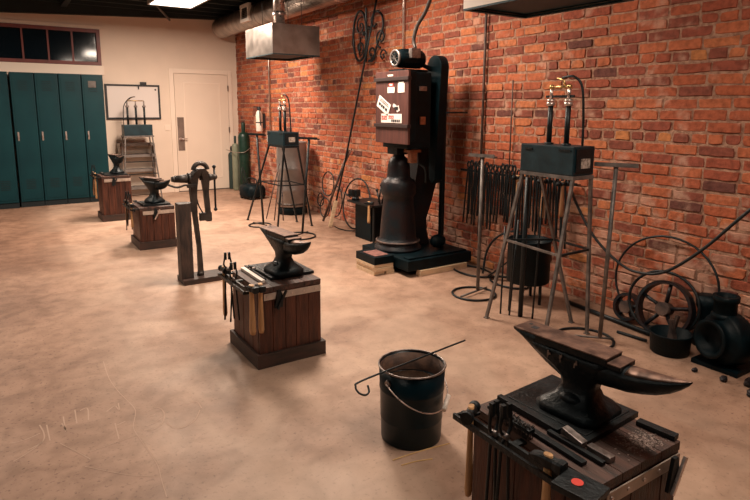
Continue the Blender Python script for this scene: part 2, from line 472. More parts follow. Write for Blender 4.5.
def door():
    x0, x1, zt = 2.66, 3.62, 2.09
    mb = MB()
    mb.box((x0, YB-.03, .012), (x1, YB-.002, zt), bev=.003)
    d = struct('door_1', mb, 'door_paint')
    pn = MB()   # raised moulding of one tall recessed panel
    a, b, c, e = x0+.15, x1-.15, .22, zt-.15
    for (p, q) in (((a, c), (b, c+.02)), ((a, e-.02), (b, e)), ((a, c+.02), (a+.02, e-.02)), ((b-.02, c+.02), (b, e-.02))):
        pn.box((p[0], YB-.036, p[1]), (q[0], YB-.0302, q[1]), bev=.002)
    pn.build('panel_moulding', 'trim_white', d)
    MB().box((x0+.02, YB-.034, .74), (x0+.135, YB-.0305, 1.33)).build('kick_plate', 'plate_brown', d, 'brown metal push plate')
    h = MB(); h.cone((x0+.06, YB-.035, .95), (x0+.06, YB-.085, .95), .012).cone((x0+.06, YB-.04, .95), (x0+.06, YB-.035, .95), .027)
    h.tube([(x0+.06, YB-.08, .95), (x0+.17, YB-.08, .95)], .009)
    h.build('door_handle', 'bright_steel', d)
    for z in (.3, 1.05, 1.8): MB().box((x1-.012, YB-.042, z), (x1+.01, YB-.0305, z+.1)).build('hinge', 'galv', d)
    f = MB(); t = .075
    f.box((x0-t-.006, YB-.022, 0), (x0-.006, YB-.001, zt+.006+t), bev=.004)
    f.box((x1+.006, YB-.022, 0), (x1+.006+t, YB-.001, zt+.006+t), bev=.004)
    f.box((x0-.006, YB-.022, zt+.006), (x1+.006, YB-.001, zt+.006+t), bev=.004)
    f.build('door_frame', 'trim_white', d)
    MB().box((x0, YB-.04, 0), (x1, YB-.001, .011)).build('threshold', 'joist', d)
door()

# ================================================================== CEILING LAMPS
def ceiling_lamp(x, y, label):
    r = empty('ceiling_light', (x, y, 2.88), 0, label, 'ceiling light', 'fluorescent troffers under the joists')
    mb = MB(); mb.box((-.3, -.6, .02), (.3, .6, .075), bev=.006)
    for a, b in (((-.3, -.6), (-.28, .6)), ((.28, -.6), (.3, .6)), ((-.28, -.6), (.28, -.58)), ((-.28, .58), (.28, .6))):
        mb.box((a[0], a[1], 0), (b[0], b[1], .021))
    mb.build('housing', 'lamp_housing', r)
    MB().box((-.278, -.578, .006), (.278, .578, .018)).build('diffuser', 'lamp', r)
    s = MB()
    for yy in (-.45, .45): s.cone((0, yy, .075), (0, yy, ZC-2.882), .004, seg=6)
    s.build('suspension_wire', 'galv_dark', r)
ceiling_lamp(2.15, 7.95, 'bright rectangular fluorescent light under the dark joists near the white door')
for (x, y, p) in LIGHTS[1:]:
    ceiling_lamp(x, y, 'fluorescent light outside the frame, nearer the camera or further left')
# conduit pipe at the ceiling by the lamp
tag(MB().tube([(2.10, 9.3, 3.06), (2.60, 10.40, 2.96)], .018, 10).build('conduit_pipe', 'galv_dark'), 'thin pipe slanting under the dark joists by the back wall', 'pipe')
# ================================================================== DUCT AND HOODS
def duct():
    r = empty('spiral_duct', (3.45, 0, 2.88), 0, 'round galvanised spiral duct running along the top of the brick wall', 'duct')
    prof = []
    mb = MB(); y0, y1, rad = -2.5, 10.25, .165
    pts = []; rr = []
    y = y0
    while y < y1:
        pts += [(0, y, 0), (0, y+.05, 0), (0, y+.058, 0), (0, y+.066, 0)]; rr += [rad, rad, rad+.004, rad]
        y += .074
    pts += [(0, y1+.02, 0), (0, y1+.06, 0)]; rr += [rad, rad-.03]
    mb.tube(pts, rad, 28, radii=rr); mb.build('duct_tube', 'galv', r)
    for y in (6.0, 8.35):
        b = MB(); b.tube([(0, y, 0), (0, y+.06, 0)], rad+.008, 28); b.build('collar', 'bright_steel' if y == 6.0 else 'galv', r)
    g = MB()
    a, b_, z0, z1, xx = 8.48, 8.82, -.1, .16, -.19
    for (p, q) in (((a, z0), (b_, z0+.05)), ((a, z1-.05), (b_, z1)), ((a, z0+.05), (a+.05, z1-.05)), ((b_-.05, z0+.05), (b_, z1-.05))):
        g.box((xx, p[0], p[1]), (xx+.05, q[0], q[1]))
    gr = g.build('register', 'white_plastic', r, 'pale square air register')
    l = MB()
    for k in range(6): l.box((xx+.012, a+.05, z0+.06+k*.026), (xx+.035, b_-.05, z0+.068+k*.026), mtx=None)
    l.build('louvre', 'galv_dark', gr)
    s = MB()
    for y in (1, 3.9, 7.1, 9.6): s.box((-.015, y, rad+.002), (.015, y+.002, ZJ-2.882))
    s.build('hanger', 'galv_dark', r)
duct()
def hood(name, x0, x1, y0, y1, z0, z1, label, flues, front='galv_hood', wire_in=.02):
    r = empty(name, ((x0+x1)/2, (y0+y1)/2, z0), 0, label, 'hood', 'steel hoods hung over the forges')
    hx, hy, h = (x1-x0)/2, (y1-y0)/2, z1-z0
    mb = MB(); t = .006
    mb.box((-hx, -hy, 0), (-hx+t, hy, h)); mb.box((hx-t, -hy, 0), (hx, hy, h))
    mb.box((-hx+t, -hy, 0), (hx-t, -hy+t, h)); mb.box((-hx+t, hy-t, 0), (hx-t, hy, h)); mb.box((-hx+t, -hy+t, h-t), (hx-t, hy-t, h))
    mb.build('shell', front, r)
    mb = MB(); mb.box((-hx+t+.001, -hy+t+.001, .012), (hx-t-.001, hy-t-.001, .02)); mb.build('inner_panel', 'hood_inside', r, 'dark teal inside of the hood')
    mb = MB()
    for (a, b) in (((-hx, -hy), (-hx+.03, hy)), ((hx-.03, -hy), (hx, hy)), ((-hx+.03, -hy), (hx-.03, -hy+.03)), ((-hx+.03, hy-.03), (hx-.03, hy))):
        mb.box((a[0], a[1], -.012), (b[0], b[1], 0))
    mb.build('bottom_lip', 'hood_inside', r)
    for fx, fy in flues:
        f = MB(); f.cone((fx, fy, h), (fx, fy, ZC-.005-z0), .072, seg=20); f.lathe([(.075, 0), (.083, .01), (.083, .05), (.075, .06)], (fx, fy, h+.12), 20)
        f.build('flue', 'bright_steel', r)
    for sx, sy in ((-1, 1), (1, 1), (-1, -1), (1, -1)):
        MB().cone((sx*(hx-wire_in), sy*(hy-.04), h), (sx*(hx-wire_in), sy*(hy-.04), ZC-.005-z0-(.0)), .004, seg=6).build('suspension_wire', 'galv_dark', r)
hood('extraction_hood', 2.83, 3.46, 6.60, 7.48, 2.15, 2.50, 'galvanised box hood hanging over the far forge by the duct', [(-.09, -.14)], wire_in=.225)
hood('extraction_hood', 2.64, 3.22, 2.15, 3.0, 2.15, 2.50, 'hood cut off by the top edge above the nearest forge', [(.0, .0)], 'white_plastic')

# conduits on the brick wall
def conduit(pts, r, label, m='galv', cat='conduit'):
    return tag(MB().tube(pts, r, 8).build('conduit', m), label, cat)
conduit([(3.775, 8.98, ZC-.02), (3.775, 8.98, 1.06)], .012, 'thin grey conduit down the brick wall beside the fire extinguisher')
tag(MB().box((3.735, 8.94, .95), (3.797, 9.03, 1.06), bev=.004).build('socket_box', 'white_plastic'), 'small pale socket box on brick wall behind the far forge', 'socket')
conduit([(3.775, 5.25, ZC-.02), (3.775, 5.25, 2.12)], .014, 'pale vertical conduit on bricks above the hammer motor', 'bright_steel')
conduit([(3.775, 3.98, ZC-.02), (3.775, 3.98, .3)], .012, 'thin dark vertical pipe on bricks right of the power hammer', 'rusty_steel')
conduit([(3.775, 3.62, 1.75), (3.775, 3.62, .75)], .006, 'short thin rusty rod on bricks left of the hanging tongs', 'rusty_steel')

# ================================================================== LOCKERS, WHITEBOARD
def make_locker():
    r = empty('locker', (0, 0, 0), 0, '', 'locker', 'teal steel lockers in a row')
    W, D, H = .306, .47, 2.0
    mb = MB(); t = .012
    mb.box((0, 0, 0), (W, D, H))
    mb.build('body', 'locker_teal', r)
    mb = MB(); mb.box((.006, -.016, .085), (W-.006, -.001, H-.012), bev=.004)
    mb.box((.03, -.0205, .12), (W-.03, -.0155, H-.05), bev=.003)
    d = mb.build('door', 'locker_teal', r)
    for zz in (H-.26, .28):
        v = MB()
        for k in range(6): v.box((.09, -.024, zz+k*.026), (W-.09, -.0206, zz+k*.026+.007), bev=.001)
        v.build('vent', 'locker_dark', d)
    h = MB(); h.box((.035, -.027, 1.0), (.058, -.0206, 1.13), bev=.002).box((.04, -.05, 1.04), (.052, -.027, 1.085), bev=.003)
    h.build('door_handle', 'bright_steel', d)
    h = MB(); h.box((W-.009, -.02, .2), (W-.001, -.0165, .26)).box((W-.009, -.02, 1.7), (W-.001, -.0165, 1.76)); h.build('hinge', 'locker_teal', d)
    MB().box((0, -.004, 0), (W, -.0005, .08)).build('plinth', 'locker_dark', r)
    return r
names = ['rightmost teal locker beside the whiteboard, with a small plate near its top', 'second teal locker from the right end, below the high window',
         'third teal locker from the right end', 'fourth teal locker from the right end, just right of the wide dark gap', 'teal locker just left of the wide dark gap',
         'teal locker cut off by the left edge of the photo']
lk = make_locker(); tag(lk, names[0])
lx = [1.145, .832, .519, .206-.0, -.125, -.44]
for i, x in enumerate(lx):
    o = lk if i == 0 else copy_tree(lk, label=names[i])
    o.location = (x, 10.09, 0) if i < 4 else (x, 10.05, 0)
lp = MB().box((.09, -.0255, 1.80), (.2, -.0206, 1.9)).build('label_plate', 'galv_dark', lk)

def whiteboard():
    x0, x1, z0, z1 = 1.54, 2.41, 1.30, 1.88; y = YB-.03
    r = empty('whiteboard', ((x0+x1)/2, YB-.001, z0), 0, 'whiteboard with black frame on the cream wall beside the lockers', 'whiteboard')
    hx = (x1-x0)/2; h = z1-z0; t = .03
    MB().box((-hx+t, -.018, t), (hx-t, -.002, h-t)).build('board', 'white_board', r)
    f = MB(); f.box((-hx, -.03, 0), (hx, -.001, t)).box((-hx, -.03, h-t), (hx, -.001, h)).box((-hx, -.03, t), (-hx+t, -.001, h-t)).box((hx-t, -.03, t), (hx, -.001, h-t))
    f.build('frame', 'black_ink', r)
    MB().box((.12, -.05, h), (.22, -.01, h+.045), bev=.004).box((.08, -.036, h-.08), (.1, -.0305, h-.0)).build('clip', 'black_ink', r)
    MB().cone((hx-.07, -.018, h-.08), (hx-.07, -.026, h-.08), .015).build('magnet', 'black_ink', r)
whiteboard()
tag(MB().box((2.47, YB-.012, 1.10), (2.56, YB-.001, 1.20), bev=.003).build('light_switch', 'trim_white'), 'pale light switch plate on the cream wall left of the door', 'switch')

# ================================================================== CRATE STAND (anvil stand)
def anvil_stand(cx, cy, W, D, H, rz, label, tray=True):
    r = empty('anvil_stand', (cx, cy, 0), rz, label, 'anvil stand', 'brown plank anvil stands in a row')
    hx, hy = W/2, D/2
    mb = MB()
    mb.box((-hx+.016, -hy+.016, .02), (hx-.016, hy-.016, H-.03))
    mb.build('core', 'skirt_brown', r)
    pl = MB(); rn = random.Random(int(cy*100))
    def cuts(L, n):
        c = [0]+sorted((i+rn.uniform(-.12, .12))*L/n for i in range(1, n))+[L]; return list(zip(c, c[1:]))
    for a, b in cuts(W, 5):
        d = rn.uniform(0, .003)
        pl.box((-hx+a+.0015, -hy-d, .02), (-hx+b-.0015, -hy+.0155, H-.03), bev=.002); pl.box((-hx+a+.0015, hy-.0155, .02), (-hx+b-.0015, hy+d, H-.03), bev=.002)
    for a, b in cuts(D-.033, 5):
        d = rn.uniform(0, .003)
        pl.box((-hx-d, -hy+.0165+a+.0015, .02), (-hx+.0155, -hy+.0165+b-.0015, H-.03), bev=.002); pl.box((hx-.0155, -hy+.0165+a+.0015, .02), (hx+d, -hy+.0165+b-.0015, H-.03), bev=.002)
    pl.build('side_planks', 'plank_brown', r)
    sk = MB(); t = .022; h = .085
    sk.box((-hx-t, -hy-t, 0), (hx+t, -hy-.0035, h), bev=.003); sk.box((-hx-t, hy+.0035, 0), (hx+t, hy+t, h), bev=.003)
    sk.box((-hx-t, -hy-.003, 0), (-hx-.0035, hy+.003, h), bev=.003); sk.box((hx+.0035, -hy-.003, 0), (hx+t, hy+.003, h), bev=.003)
    sk.build('skirting', 'skirt_brown', r)
    tp = MB()
    for a, b in cuts(W, 4): tp.box((-hx+a+.001, -hy-.004, H-.029), (-hx+b-.001, hy+.004, H), bev=.002)
    tp.build('top_boards', 'top_brown', r)
    st = MB(); st.box((-hx+.03, -hy-.009, H-.075), (hx-.004, -hy-.0045, H-.036), bev=.001)
    st.build('edge_strip', 'pale_strip', r, 'pale steel strip')
    bl = MB()
    for k in range(5): bl.cone((-hx+.05+k*(W-.09)/4, -hy-.009, H-.055), (-hx+.05+k*(W-.09)/4, -hy-.013, H-.055), .006, seg=8)
    bl.build('bolt', 'bright_steel', r)
    # tool rail along the left side, on two arms
    ra = MB(); x = -hx-.047
    ra.box((x-.006, -hy+.0, H-.035), (x+.006, hy+.01, H-.003), bev=.002)
    ra.box((x-.043, -hy+.0, H-.02), (x-.033, hy+.01, H+.0), bev=.002)
    for yy in (-hy+.002, hy+.004): ra.box((x-.033, yy-.004, H-.02), (x-.006, yy+.004, H-.004))
    for yy in (-hy+.012, 0.02, hy-.02): ra.box((x+.006, yy-.012, H-.012), (-hx-.004, yy+.012, H-.003))
    ra.build('tool_rail', 'dark_iron', r)
    return r

def make_anvil(name, L=.6, label='', cat='anvil', loc=(0, 0, 0), rz=0, H=.225, marks=False):
    """horn towards local +x, foot at z=0"""
    r = empty(name, loc, rz, label, cat, 'black anvils with worn brown faces')
    s = L/.6; k = H/.225
    def rect(x0, x1, w0, w1, z, c=.2):
        # rounded rectangle ring (8 pts), width w0 at x0 and w1 at x1
        cx = (x1-x0)*.14
        return [(x0+cx, -w0/2, z), (x1-cx, -w1/2, z), (x1, -w1/2*.78, z), (x1, w1/2*.78, z), (x1-cx, w1/2, z), (x0+cx, w0/2, z), (x0, w0/2*.78, z), (x0, -w0/2*.78, z)]
    S = lambda p: (p[0]*s, p[1]*s, p[2]*k)
    mb = MB()
    secs = [rect(-.075, .155, .215, .215, 0), rect(-.075, .155, .215, .215, .018), rect(-.062, .142, .19, .19, .03), rect(-.025, .112, .115, .115, .055),
            rect(-.010, .10, .082, .082, .085), rect(-.018, .105, .082, .082, .11), rect(-.06, .13, .095, .095, .14), rect(-.13, .155, .104, .104, .17), rect(-.17, .158, .106, .106, .196)]
    mb.loft([[S(p) for p in q] for q in secs])
    # heel: tapers up and outwards
    def hs(x, z0, w): return [S(p) for p in ((x, -w/2*.55, z0), (x, w/2*.55, z0), (x, w/2, (z0+.2213)/2+.003), (x, w/2, .2213), (x, -w/2, .2213), (x, -w/2, (z0+.2213)/2+.003))]
    mb.loft([hs(-.211, .207, .100), hs(-.18, .188, .103), hs(-.13, .158, .104), hs(-.08, .130, .10), hs(-.03, .105, .085), hs(.01, .09, .08)])
    # step table + horn
    def hn(x, w, zt, zb):
        out = []
        for i in range(14):
            t = 2*PI*i/14
            cz = zb+(zt-zb)*.62
            yy = math.cos(t)*w/2; zz = cz+(math.sin(t)*(zt-cz) if math.sin(t) > 0 else math.sin(t)*(cz-zb))
            out.append(S((x, yy, zz)))
        return out
    hp = [(.05, .094, .20, .105), (.12, .096, .203, .115), (.175, .100, .205, .122), (.215, .104, .206, .126), (.26, .095, .209, .136), (.305, .076, .213, .15), (.345, .053, .217, .170), (.375, .032, .2215, .192), (.395, .014, .225, .212), (.402, .004, .226, .222)]
    mb.loft([hn(*q) for q in hp])
    for sy in (-1, 1):   # bulge where foot meets waist
        mb.ball(S((.04, sy*.05, .045)), .03*s, 2, (1.6, .9, .9))
    mb.box(S((-.13, -.0515, .199)), S((.157, .0515, .2213)), bev=.003)
    mb.box(S((.1572, -.0495, .197)), S((.204, .0495, .2103)), bev=.002)
    body = mb.build('body', 'anvil_body', r)
    f = MB()
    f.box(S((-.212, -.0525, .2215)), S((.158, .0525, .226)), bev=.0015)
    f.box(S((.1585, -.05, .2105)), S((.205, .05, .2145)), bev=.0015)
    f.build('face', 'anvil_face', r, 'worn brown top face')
    # worn top of horn
    hh = MB()
    secs = []
    for (x, w, zt, zb) in hp[2:]:
        x = max(x, .206)
        cz = zb+(zt-zb)*.62
        ring = []
        for i in range(9):
            t = R(38)+(PI-2*R(38))*i/8
            ring.append(S((x, math.cos(t)*(w/2+.001), cz+math.sin(t)*(zt-cz+.0015))))
        for i in range(8, -1, -1):
            t = R(38)+(PI-2*R(38))*i/8
            ring.append(S((x, math.cos(t)*(w/2-.003), cz+math.sin(t)*(zt-cz-.003))))
        secs.append(ring)
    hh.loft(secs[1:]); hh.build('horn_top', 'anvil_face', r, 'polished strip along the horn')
    g = MB(); g.box(S((-.165, -.012, .2262)), S((-.14, .012, .2268))); g.cone(S((-.185, .02, .2262)), S((-.185, .02, .2268)), .007, seg=12)
    g.build('hardy_hole', 'black_ink', r)
    if marks:
        shapes = ([(0, .002), (.003, 0), (.006, .012), (.014, .016), (.012, .022), (.007, .020), (.005, .030), (.001, .028)],
                  [(.001, 0), (.006, .003), (.005, .014), (.010, .022), (.008, .032), (.003, .024), (-.002, .026), (.0, .014)],
                  [(0, 0), (.004, .001), (.007, .013), (.013, .011), (.012, .026), (.008, .030), (.007, .019), (.002, .017)])
        for xx, sh_ in zip((-.06, -.01, .045), shapes):
            mk = MB(); mk.prism(sh_, .0025, TR(Vector(S((xx, -.0545, .160))))@RX(PI/2))
            mk.build('stamp_mark', 'worn_steel', r, 'pale stamped mark')
    return r
# anvil base plate between stand and anvil
def base_plate(loc, rz, sx=.32, sy=.30, h=.03, label='', group='dark steel base plates under the anvils'):
    r = empty('anvil_base_plate', loc, rz, label, 'base plate', group)
    mb = MB(); hx, hy = sx/2, sy/2
    mb.box((-hx, -hy, 0), (hx, hy, h*.6), bev=.003)
    mb.build('plate', 'dark_iron', r)
    q = MB()
    for a, b in (((-hx-.02, -hy-.02), (hx+.02, -hy-.001)), ((-hx-.02, hy+.001), (hx+.02, hy+.02)), ((-hx-.02, -hy-.001), (-hx-.001, hy+.001)), ((hx+.001, -hy-.001), (hx+.02, hy+.001))):
        q.box((a[0], a[1], 0), (b[0], b[1], h*.6-.002))
    q.build('edge_frame', 'black_steel', r)
    return h*.6

# hand tools --------------------------------------------------------
def hammer(loc, rz, label, hang=True, kind='cross', hl=.30, dark=False, tilt=0, grp='hammers hanging on the tool rails', thick=1.0):
    """hanging: head across local y at z=0, handle down"""
    r = empty('hammer', loc, rz, label, 'hammer', grp)
    r.rotation_euler = (0, tilt, rz)
    mb = MB()
    if kind == 'cross':
        def sq(y, a, c=.3): b = a/2; k = b*(1-c); return [(-b, y, -k), (-b, y, k), (-k, y, b), (k, y, b), (b, y, k), (b, y, -k), (k, y, -b), (-k, y, -b)]
        def wd(y, a, h): b = a/2; return [(-b, y, -h), (-b, y, h), (-b*.9, y, h), (b*.9, y, h), (b, y, h), (b, y, -h), (b*.9, y, -h), (-b*.9, y, -h)]
        mb.loft([sq(-.052, .034), sq(-.048, .038), sq(-.034, .036), sq(-.02, .028), sq(.0, .034), sq(.018, .032), wd(.035, .032, .010), wd(.055, .030, .003)], smooth=False)
    else:
        mb.cone((0, -.05, 0), (0, -.03, 0), .021, .021, 14).cone((0, -.03, 0), (0, .018, 0), .014, .017, 14)
        mb.ball((0, .038, 0), .021, 2)
    mb.build('head', 'dark_iron', r)
    h = MB()
    secs = []
    for z, a, b in ((.022, .010, .014), (-.03, .009, .012), (-.12, .010, .014), (-hl*.7, .012, .017), (-hl+.02, .013, .018), (-hl, .010, .014)):
        secs.append([(math.cos(t*PI/5)*a*thick, math.sin(t*PI/5)*b*thick, z) for t in range(10)])
    h.loft(secs); h.build('handle', 'handle_dark' if dark else 'handle_wood', r)
    return r
def tongs(loc, rz, label, L=.45, rot=None, grp=None, m='black_steel'):
    """lies along local x at z=0 thickness ~.012; jaws at -x"""
    r = empty('tongs', loc, rz, label, 'tongs', grp)
    if rot: r.rotation_euler = rot
    for sgn in (-1, 1):
        mb = MB()
        pts = [(-.10, sgn*.014, 0), (-.07, sgn*.016, 0), (-.03, sgn*.022, 0), (0, sgn*.004, .004*sgn), (.03, -sgn*.012, 0), (.12, -sgn*.018, 0), (L-.1, -sgn*.028, 0)]
        mb.tube(smooth_path(pts, 4), .0055, 6, radii=None)
        mb.box((-.105, min(sgn*.004, sgn*.019), -.007), (-.06, max(sgn*.004, sgn*.019), .007), bev=.002)
        mb.build('jaw_and_rein', m, r)
    MB().cone((0, 0, -.013), (0, 0, .013), .010, seg=10).build('rivet', 'worn_steel', r)
    return r
def holder(loc, rz, label, blade='bright_steel'):
    r = empty('scraper', loc, rz, label, 'tool', 'small tools clipped to the stand fronts')
    mb = MB()   # black A-shaped clip
    mb.prism([(-.02, 0), (.03, 0), (.036, .05), (.02, .105), (-.0, .105)], .012, RX(PI/2)@TR((0, 0, 0)), bev=.002)
    mb.build('holder', 'black_steel', r)
    b = MB(); b.box((-.008, -.022, -.01), (.006, -.0125, .11), RY(R(28))@TR((.0, 0, 0)), bev=.001)
    b.build('blade', blade, r)
    return r

# ---- station 1 (front)
S1 = anvil_stand(1.485, 1.10, .395, .49, .495, 0, 'nearest brown plank anvil stand at the bottom right, cluttered with tools')
bp = base_plate((1.545, 1.165, .495), R(4), .25, .30, .034, 'dark steel plate under the nearest anvil')
make_anvil('anvil', .57, 'largest black anvil in front, pale worn horn tip over the stand corner', loc=(1.545, 1.165, .495+bp+.0005), rz=R(-84), H=.225, marks=True)
# ---- station 2
S2 = anvil_stand(1.37, 3.235, .40, .44, .48, 0, 'brown plank anvil stand in the middle, with two hammer handles on its left side')
bp = base_plate((1.44, 3.30, .48), 0, .25, .30, .034, 'dark steel plate under the second anvil, on the middle stand')
make_anvil('anvil', .55, 'black anvil on the middle stand with a pale worn heel', loc=(1.41, 3.24, .48+bp+.0005), rz=R(-86), H=.25)
# ---- station 3
S3 = anvil_stand(1.36, 6.58, .36, .44, .45, 0, 'third plank anvil stand from the front, right behind the post vice')
bp = base_plate((1.38, 6.60, .45), 0, .24, .28, .034, 'dark steel plate under the third anvil from the front')
make_anvil('anvil', .47, 'black anvil third from the front, heel pointing up left', loc=(1.37, 6.60, .45+bp+.0005), rz=R(-66), H=.27)
# ---- station 4
S4 = anvil_stand(1.265, 8.44, .36, .40, .60, 0, 'farthest and tallest plank anvil stand, close to the lockers')
bp = base_plate((1.28, 8.46, .60), 0, .24, .28, .03, 'dark steel plate under the farthest anvil')
make_anvil('anvil', .42, 'farthest small black anvil in front of the whiteboard', loc=(1.30, 8.45, .60+bp+.0005), rz=R(-76), H=.25)

RG = 'hammers hanging on the tool rails'
def rail_pos(stand, cx, W, y, H): return (cx-W/2-.075, y, H)
# station 1 tools
hammer((1.224, 1.295, .52), R(-60), 'hammer with round head at the far end of the nearest tool rail, light handle', kind='ball', hl=.30)
hammer((1.222, .975, .522), R(8), 'hammer with wide steel head on the nearest tool rail, light handle cut by the frame', kind='cross', hl=.32)
for i, (y, lab, tl) in enumerate(((1.14, 'black tongs hanging jaws up on the nearest tool rail', 0), )):
    tongs((1.222, y, .515), 0, lab, .44, rot=(0, PI/2, R(85)), grp='tongs hanging on the tool rails')
tongs((1.222, 1.19, .50), 0, 'second black tongs on the nearest tool rail, behind the first', .42, rot=(0, PI/2, R(100)), grp='tongs hanging on the tool rails')
def bar(name, a, b, wx, m, label, cat, h=.012, bev=.002):
    a = Vector(a); b = Vector(b); d = b-a; L = d.length
    mtx = TR(a)@RZ(math.atan2(d.y, d.x))@RY(-math.asin(d.z/L))
    return tag(MB().box((0, -wx/2, 0), (L, wx/2, h), mtx, bev=bev).build(name, m), label, cat)
Z1 = .4962
bar('steel_bar', (1.335, 1.26, Z1), (1.325, .93, Z1), .022, 'dark_iron', 'long flat dark bar lying beside the nearest anvil plate', 'bar')
bar('steel_bar', (1.372, 1.10, Z1), (1.372, .90, Z1), .016, 'dark_iron', 'short dark bar between the long bar and the anvil plate', 'bar')
bar('chisel', (1.392, 1.06, Z1+.02), (1.392, .985, Z1+.004), .028, 'worn_steel', 'steel wedge chisel with bright edge next to the nearest anvil', 'chisel', .02)
bar('chisel', (1.405, .975, Z1), (1.405, .895, Z1), .026, 'worn_steel', 'second bright-edged chisel, nearer the stand corner', 'chisel', .018)
def wire_brush(a, b, label):
    a = Vector(a); b = Vector(b); d = b-a; L = d.length
    r = empty('wire_brush', a, math.atan2(d.y, d.x), label, 'brush')
    MB().box((0, -.014, .022), (L, .014, .034), bev=.003).build('brush_back', 'black_steel', r)
    q = MB(); rn = random.Random(5)
    for i in range(26):
        for j in range(4):
            x = .006+i*(L-.012)/25; y = -.011+j*.0073
            q.cone((x, y, .0), (x+rn.uniform(-.004, .004), y+rn.uniform(-.003, .003), .0225), .0022, .0015, 5)
            if rn.random() < .6: q.cone((x, y, .034), (x+rn.uniform(-.008, .008), y+rn.uniform(-.006, .006), .046), .0022, .001, 5)
    o = q.build('bristles', 'bristles', r); 
wire_brush((1.30, 1.285, Z1), (1.295, 1.10, Z1), 'wire brush with messy bristles on the nearest stand, by the rail')
def red_dot_tool():
    r = empty('hot_cut_tool', (1.215, .862, .498), R(10), 'dark flat tool with a red dot at the near corner of the rail', 'tool')
    MB().box((-.045, -.06, 0), (.05, .06, .02), bev=.004).box((-.02, -.02, -.1), (.012, .012, 0), bev=.003).build('blade', 'dark_iron', r)
    MB().cone((.005, .01, .0201), (.005, .01, .0215), .016, seg=20).build('paint_dot', 'red_tape', r, 'red dot')
red_dot_tool()
bar('steel_bar', (1.392, 1.335, Z1), (1.392, 1.075, Z1), .02, 'black_steel', 'black bar hugging the left edge of the nearest anvil plate', 'bar', .02)
bar('steel_bar', (1.66, .98, Z1), (1.675, .86, Z1), .03, 'black_steel', 'short black bar at the right corner of the nearest stand', 'bar', .016)
bar('steel_bar', (1.45, 1.325, .4962), (1.60, 1.33, .4962), .02, 'black_steel', 'black bar on the far edge of the nearest stand', 'bar', .012)
# grit of forge scale
def grit():
    rn = random.Random(11); mb = MB()
    for i in range(420):
        x = rn.gauss(1.575, .04); y = rn.gauss(.915, .028)
        if not (1.42 < x < 1.68 and .86 < y < .975): continue
        s = rn.uniform(.0012, .0035)
        mb.box((x-s, y-s*.8, 0.4953), (x+s, y+s*.8, 0.4953+s*.5), None)
    tag(mb.build('forge_scale', 'scale_grit'), 'loose bright forge scale scattered on the nearest stand', 'scale', kind='stuff')
grit()
holder((1.60, .832, .375), 0, 'bright steel blade in a black clip on the nearest stand front')

# station 2 tools
hammer((1.118, 2.982, .50), R(12), 'left one of two light-handled hammers at the front corner of the middle stand', kind='cross', hl=.27, thick=1.3)
hammer((1.170, 2.982, .50), R(-6), 'right one of two light-handled hammers at the front corner of the middle stand', kind='cross', hl=.27, thick=1.3)
hammer((1.105, 3.42, .508), R(3), 'dark-handled hammer at the far end of the middle stand rail', kind='ball', hl=.30, dark=False)
tongs((1.105, 3.34, .53), 0, 'black tongs hanging upright on the middle stand rail', .42, rot=(0, PI/2, R(80)), grp='tongs hanging on the tool rails')
tongs((1.105, 3.24, .49), 0, 'second black tongs on the middle stand rail, beside the hammers', .36, rot=(0, PI/2, R(95)), grp='tongs hanging on the tool rails')
bar('steel_rod', (1.235, 3.44, .4815), (1.235, 3.10, .4815), .026, 'white_plastic', 'pale square rod lying on the middle stand', 'rod', .018)
tongs((1.277, 3.36, .4955), 0, 'black tongs lying on the middle stand beside the anvil', .34, rot=(0, 0, R(-88)), grp='tongs lying on the stands')
holder((1.28, 3.003, .355), 0, 'black clip with dark blade on the middle stand front', 'dark_iron')
# station 3 tools
hammer((1.115, 6.44, .478), 0, 'light-handled hammer on the rail of the third stand', hl=.24)
hammer((1.115, 6.73, .478), 0, 'dark hammer at the far end of the third stand rail', kind='ball', hl=.26, dark=True)
tongs((1.115, 6.62, .50), 0, 'black tongs hanging on the third stand rail', .42, rot=(0, PI/2, R(85)), grp='tongs hanging on the tool rails')
tongs((1.115, 6.54, .48), 0, 'shorter black tongs on the third stand rail', .34, rot=(0, PI/2, R(95)), grp='tongs hanging on the tool rails')
tongs((1.235, 6.72, .4655), 0, 'black tongs lying on top of the third stand', .30, rot=(0, 0, R(-80)), grp='tongs lying on the stands')
holder((1.33, 6.348, .33), 0, 'small clip with bright blade on the third stand front')
# station 4 tools
hammer((1.020, 8.30, .628), 0, 'light-handled hammer on the rail of the farthest stand', hl=.32)
hammer((1.020, 8.50, .628), 0, 'dark-handled hammer on the rail of the farthest stand', kind='ball', hl=.3, dark=True)
tongs((1.020, 8.42, .64), 0, 'black tongs upright on the farthest stand rail', .34, rot=(0, PI/2, R(85)), grp='tongs hanging on the tool rails')
tongs((1.14, 8.55, .6155), 0, 'black tongs lying on top of the farthest stand', .28, rot=(0, 0, R(-85)), grp='tongs lying on the stands')
holder((1.22, 8.228, .48), 0, 'small black clip on the farthest stand front', 'dark_iron')

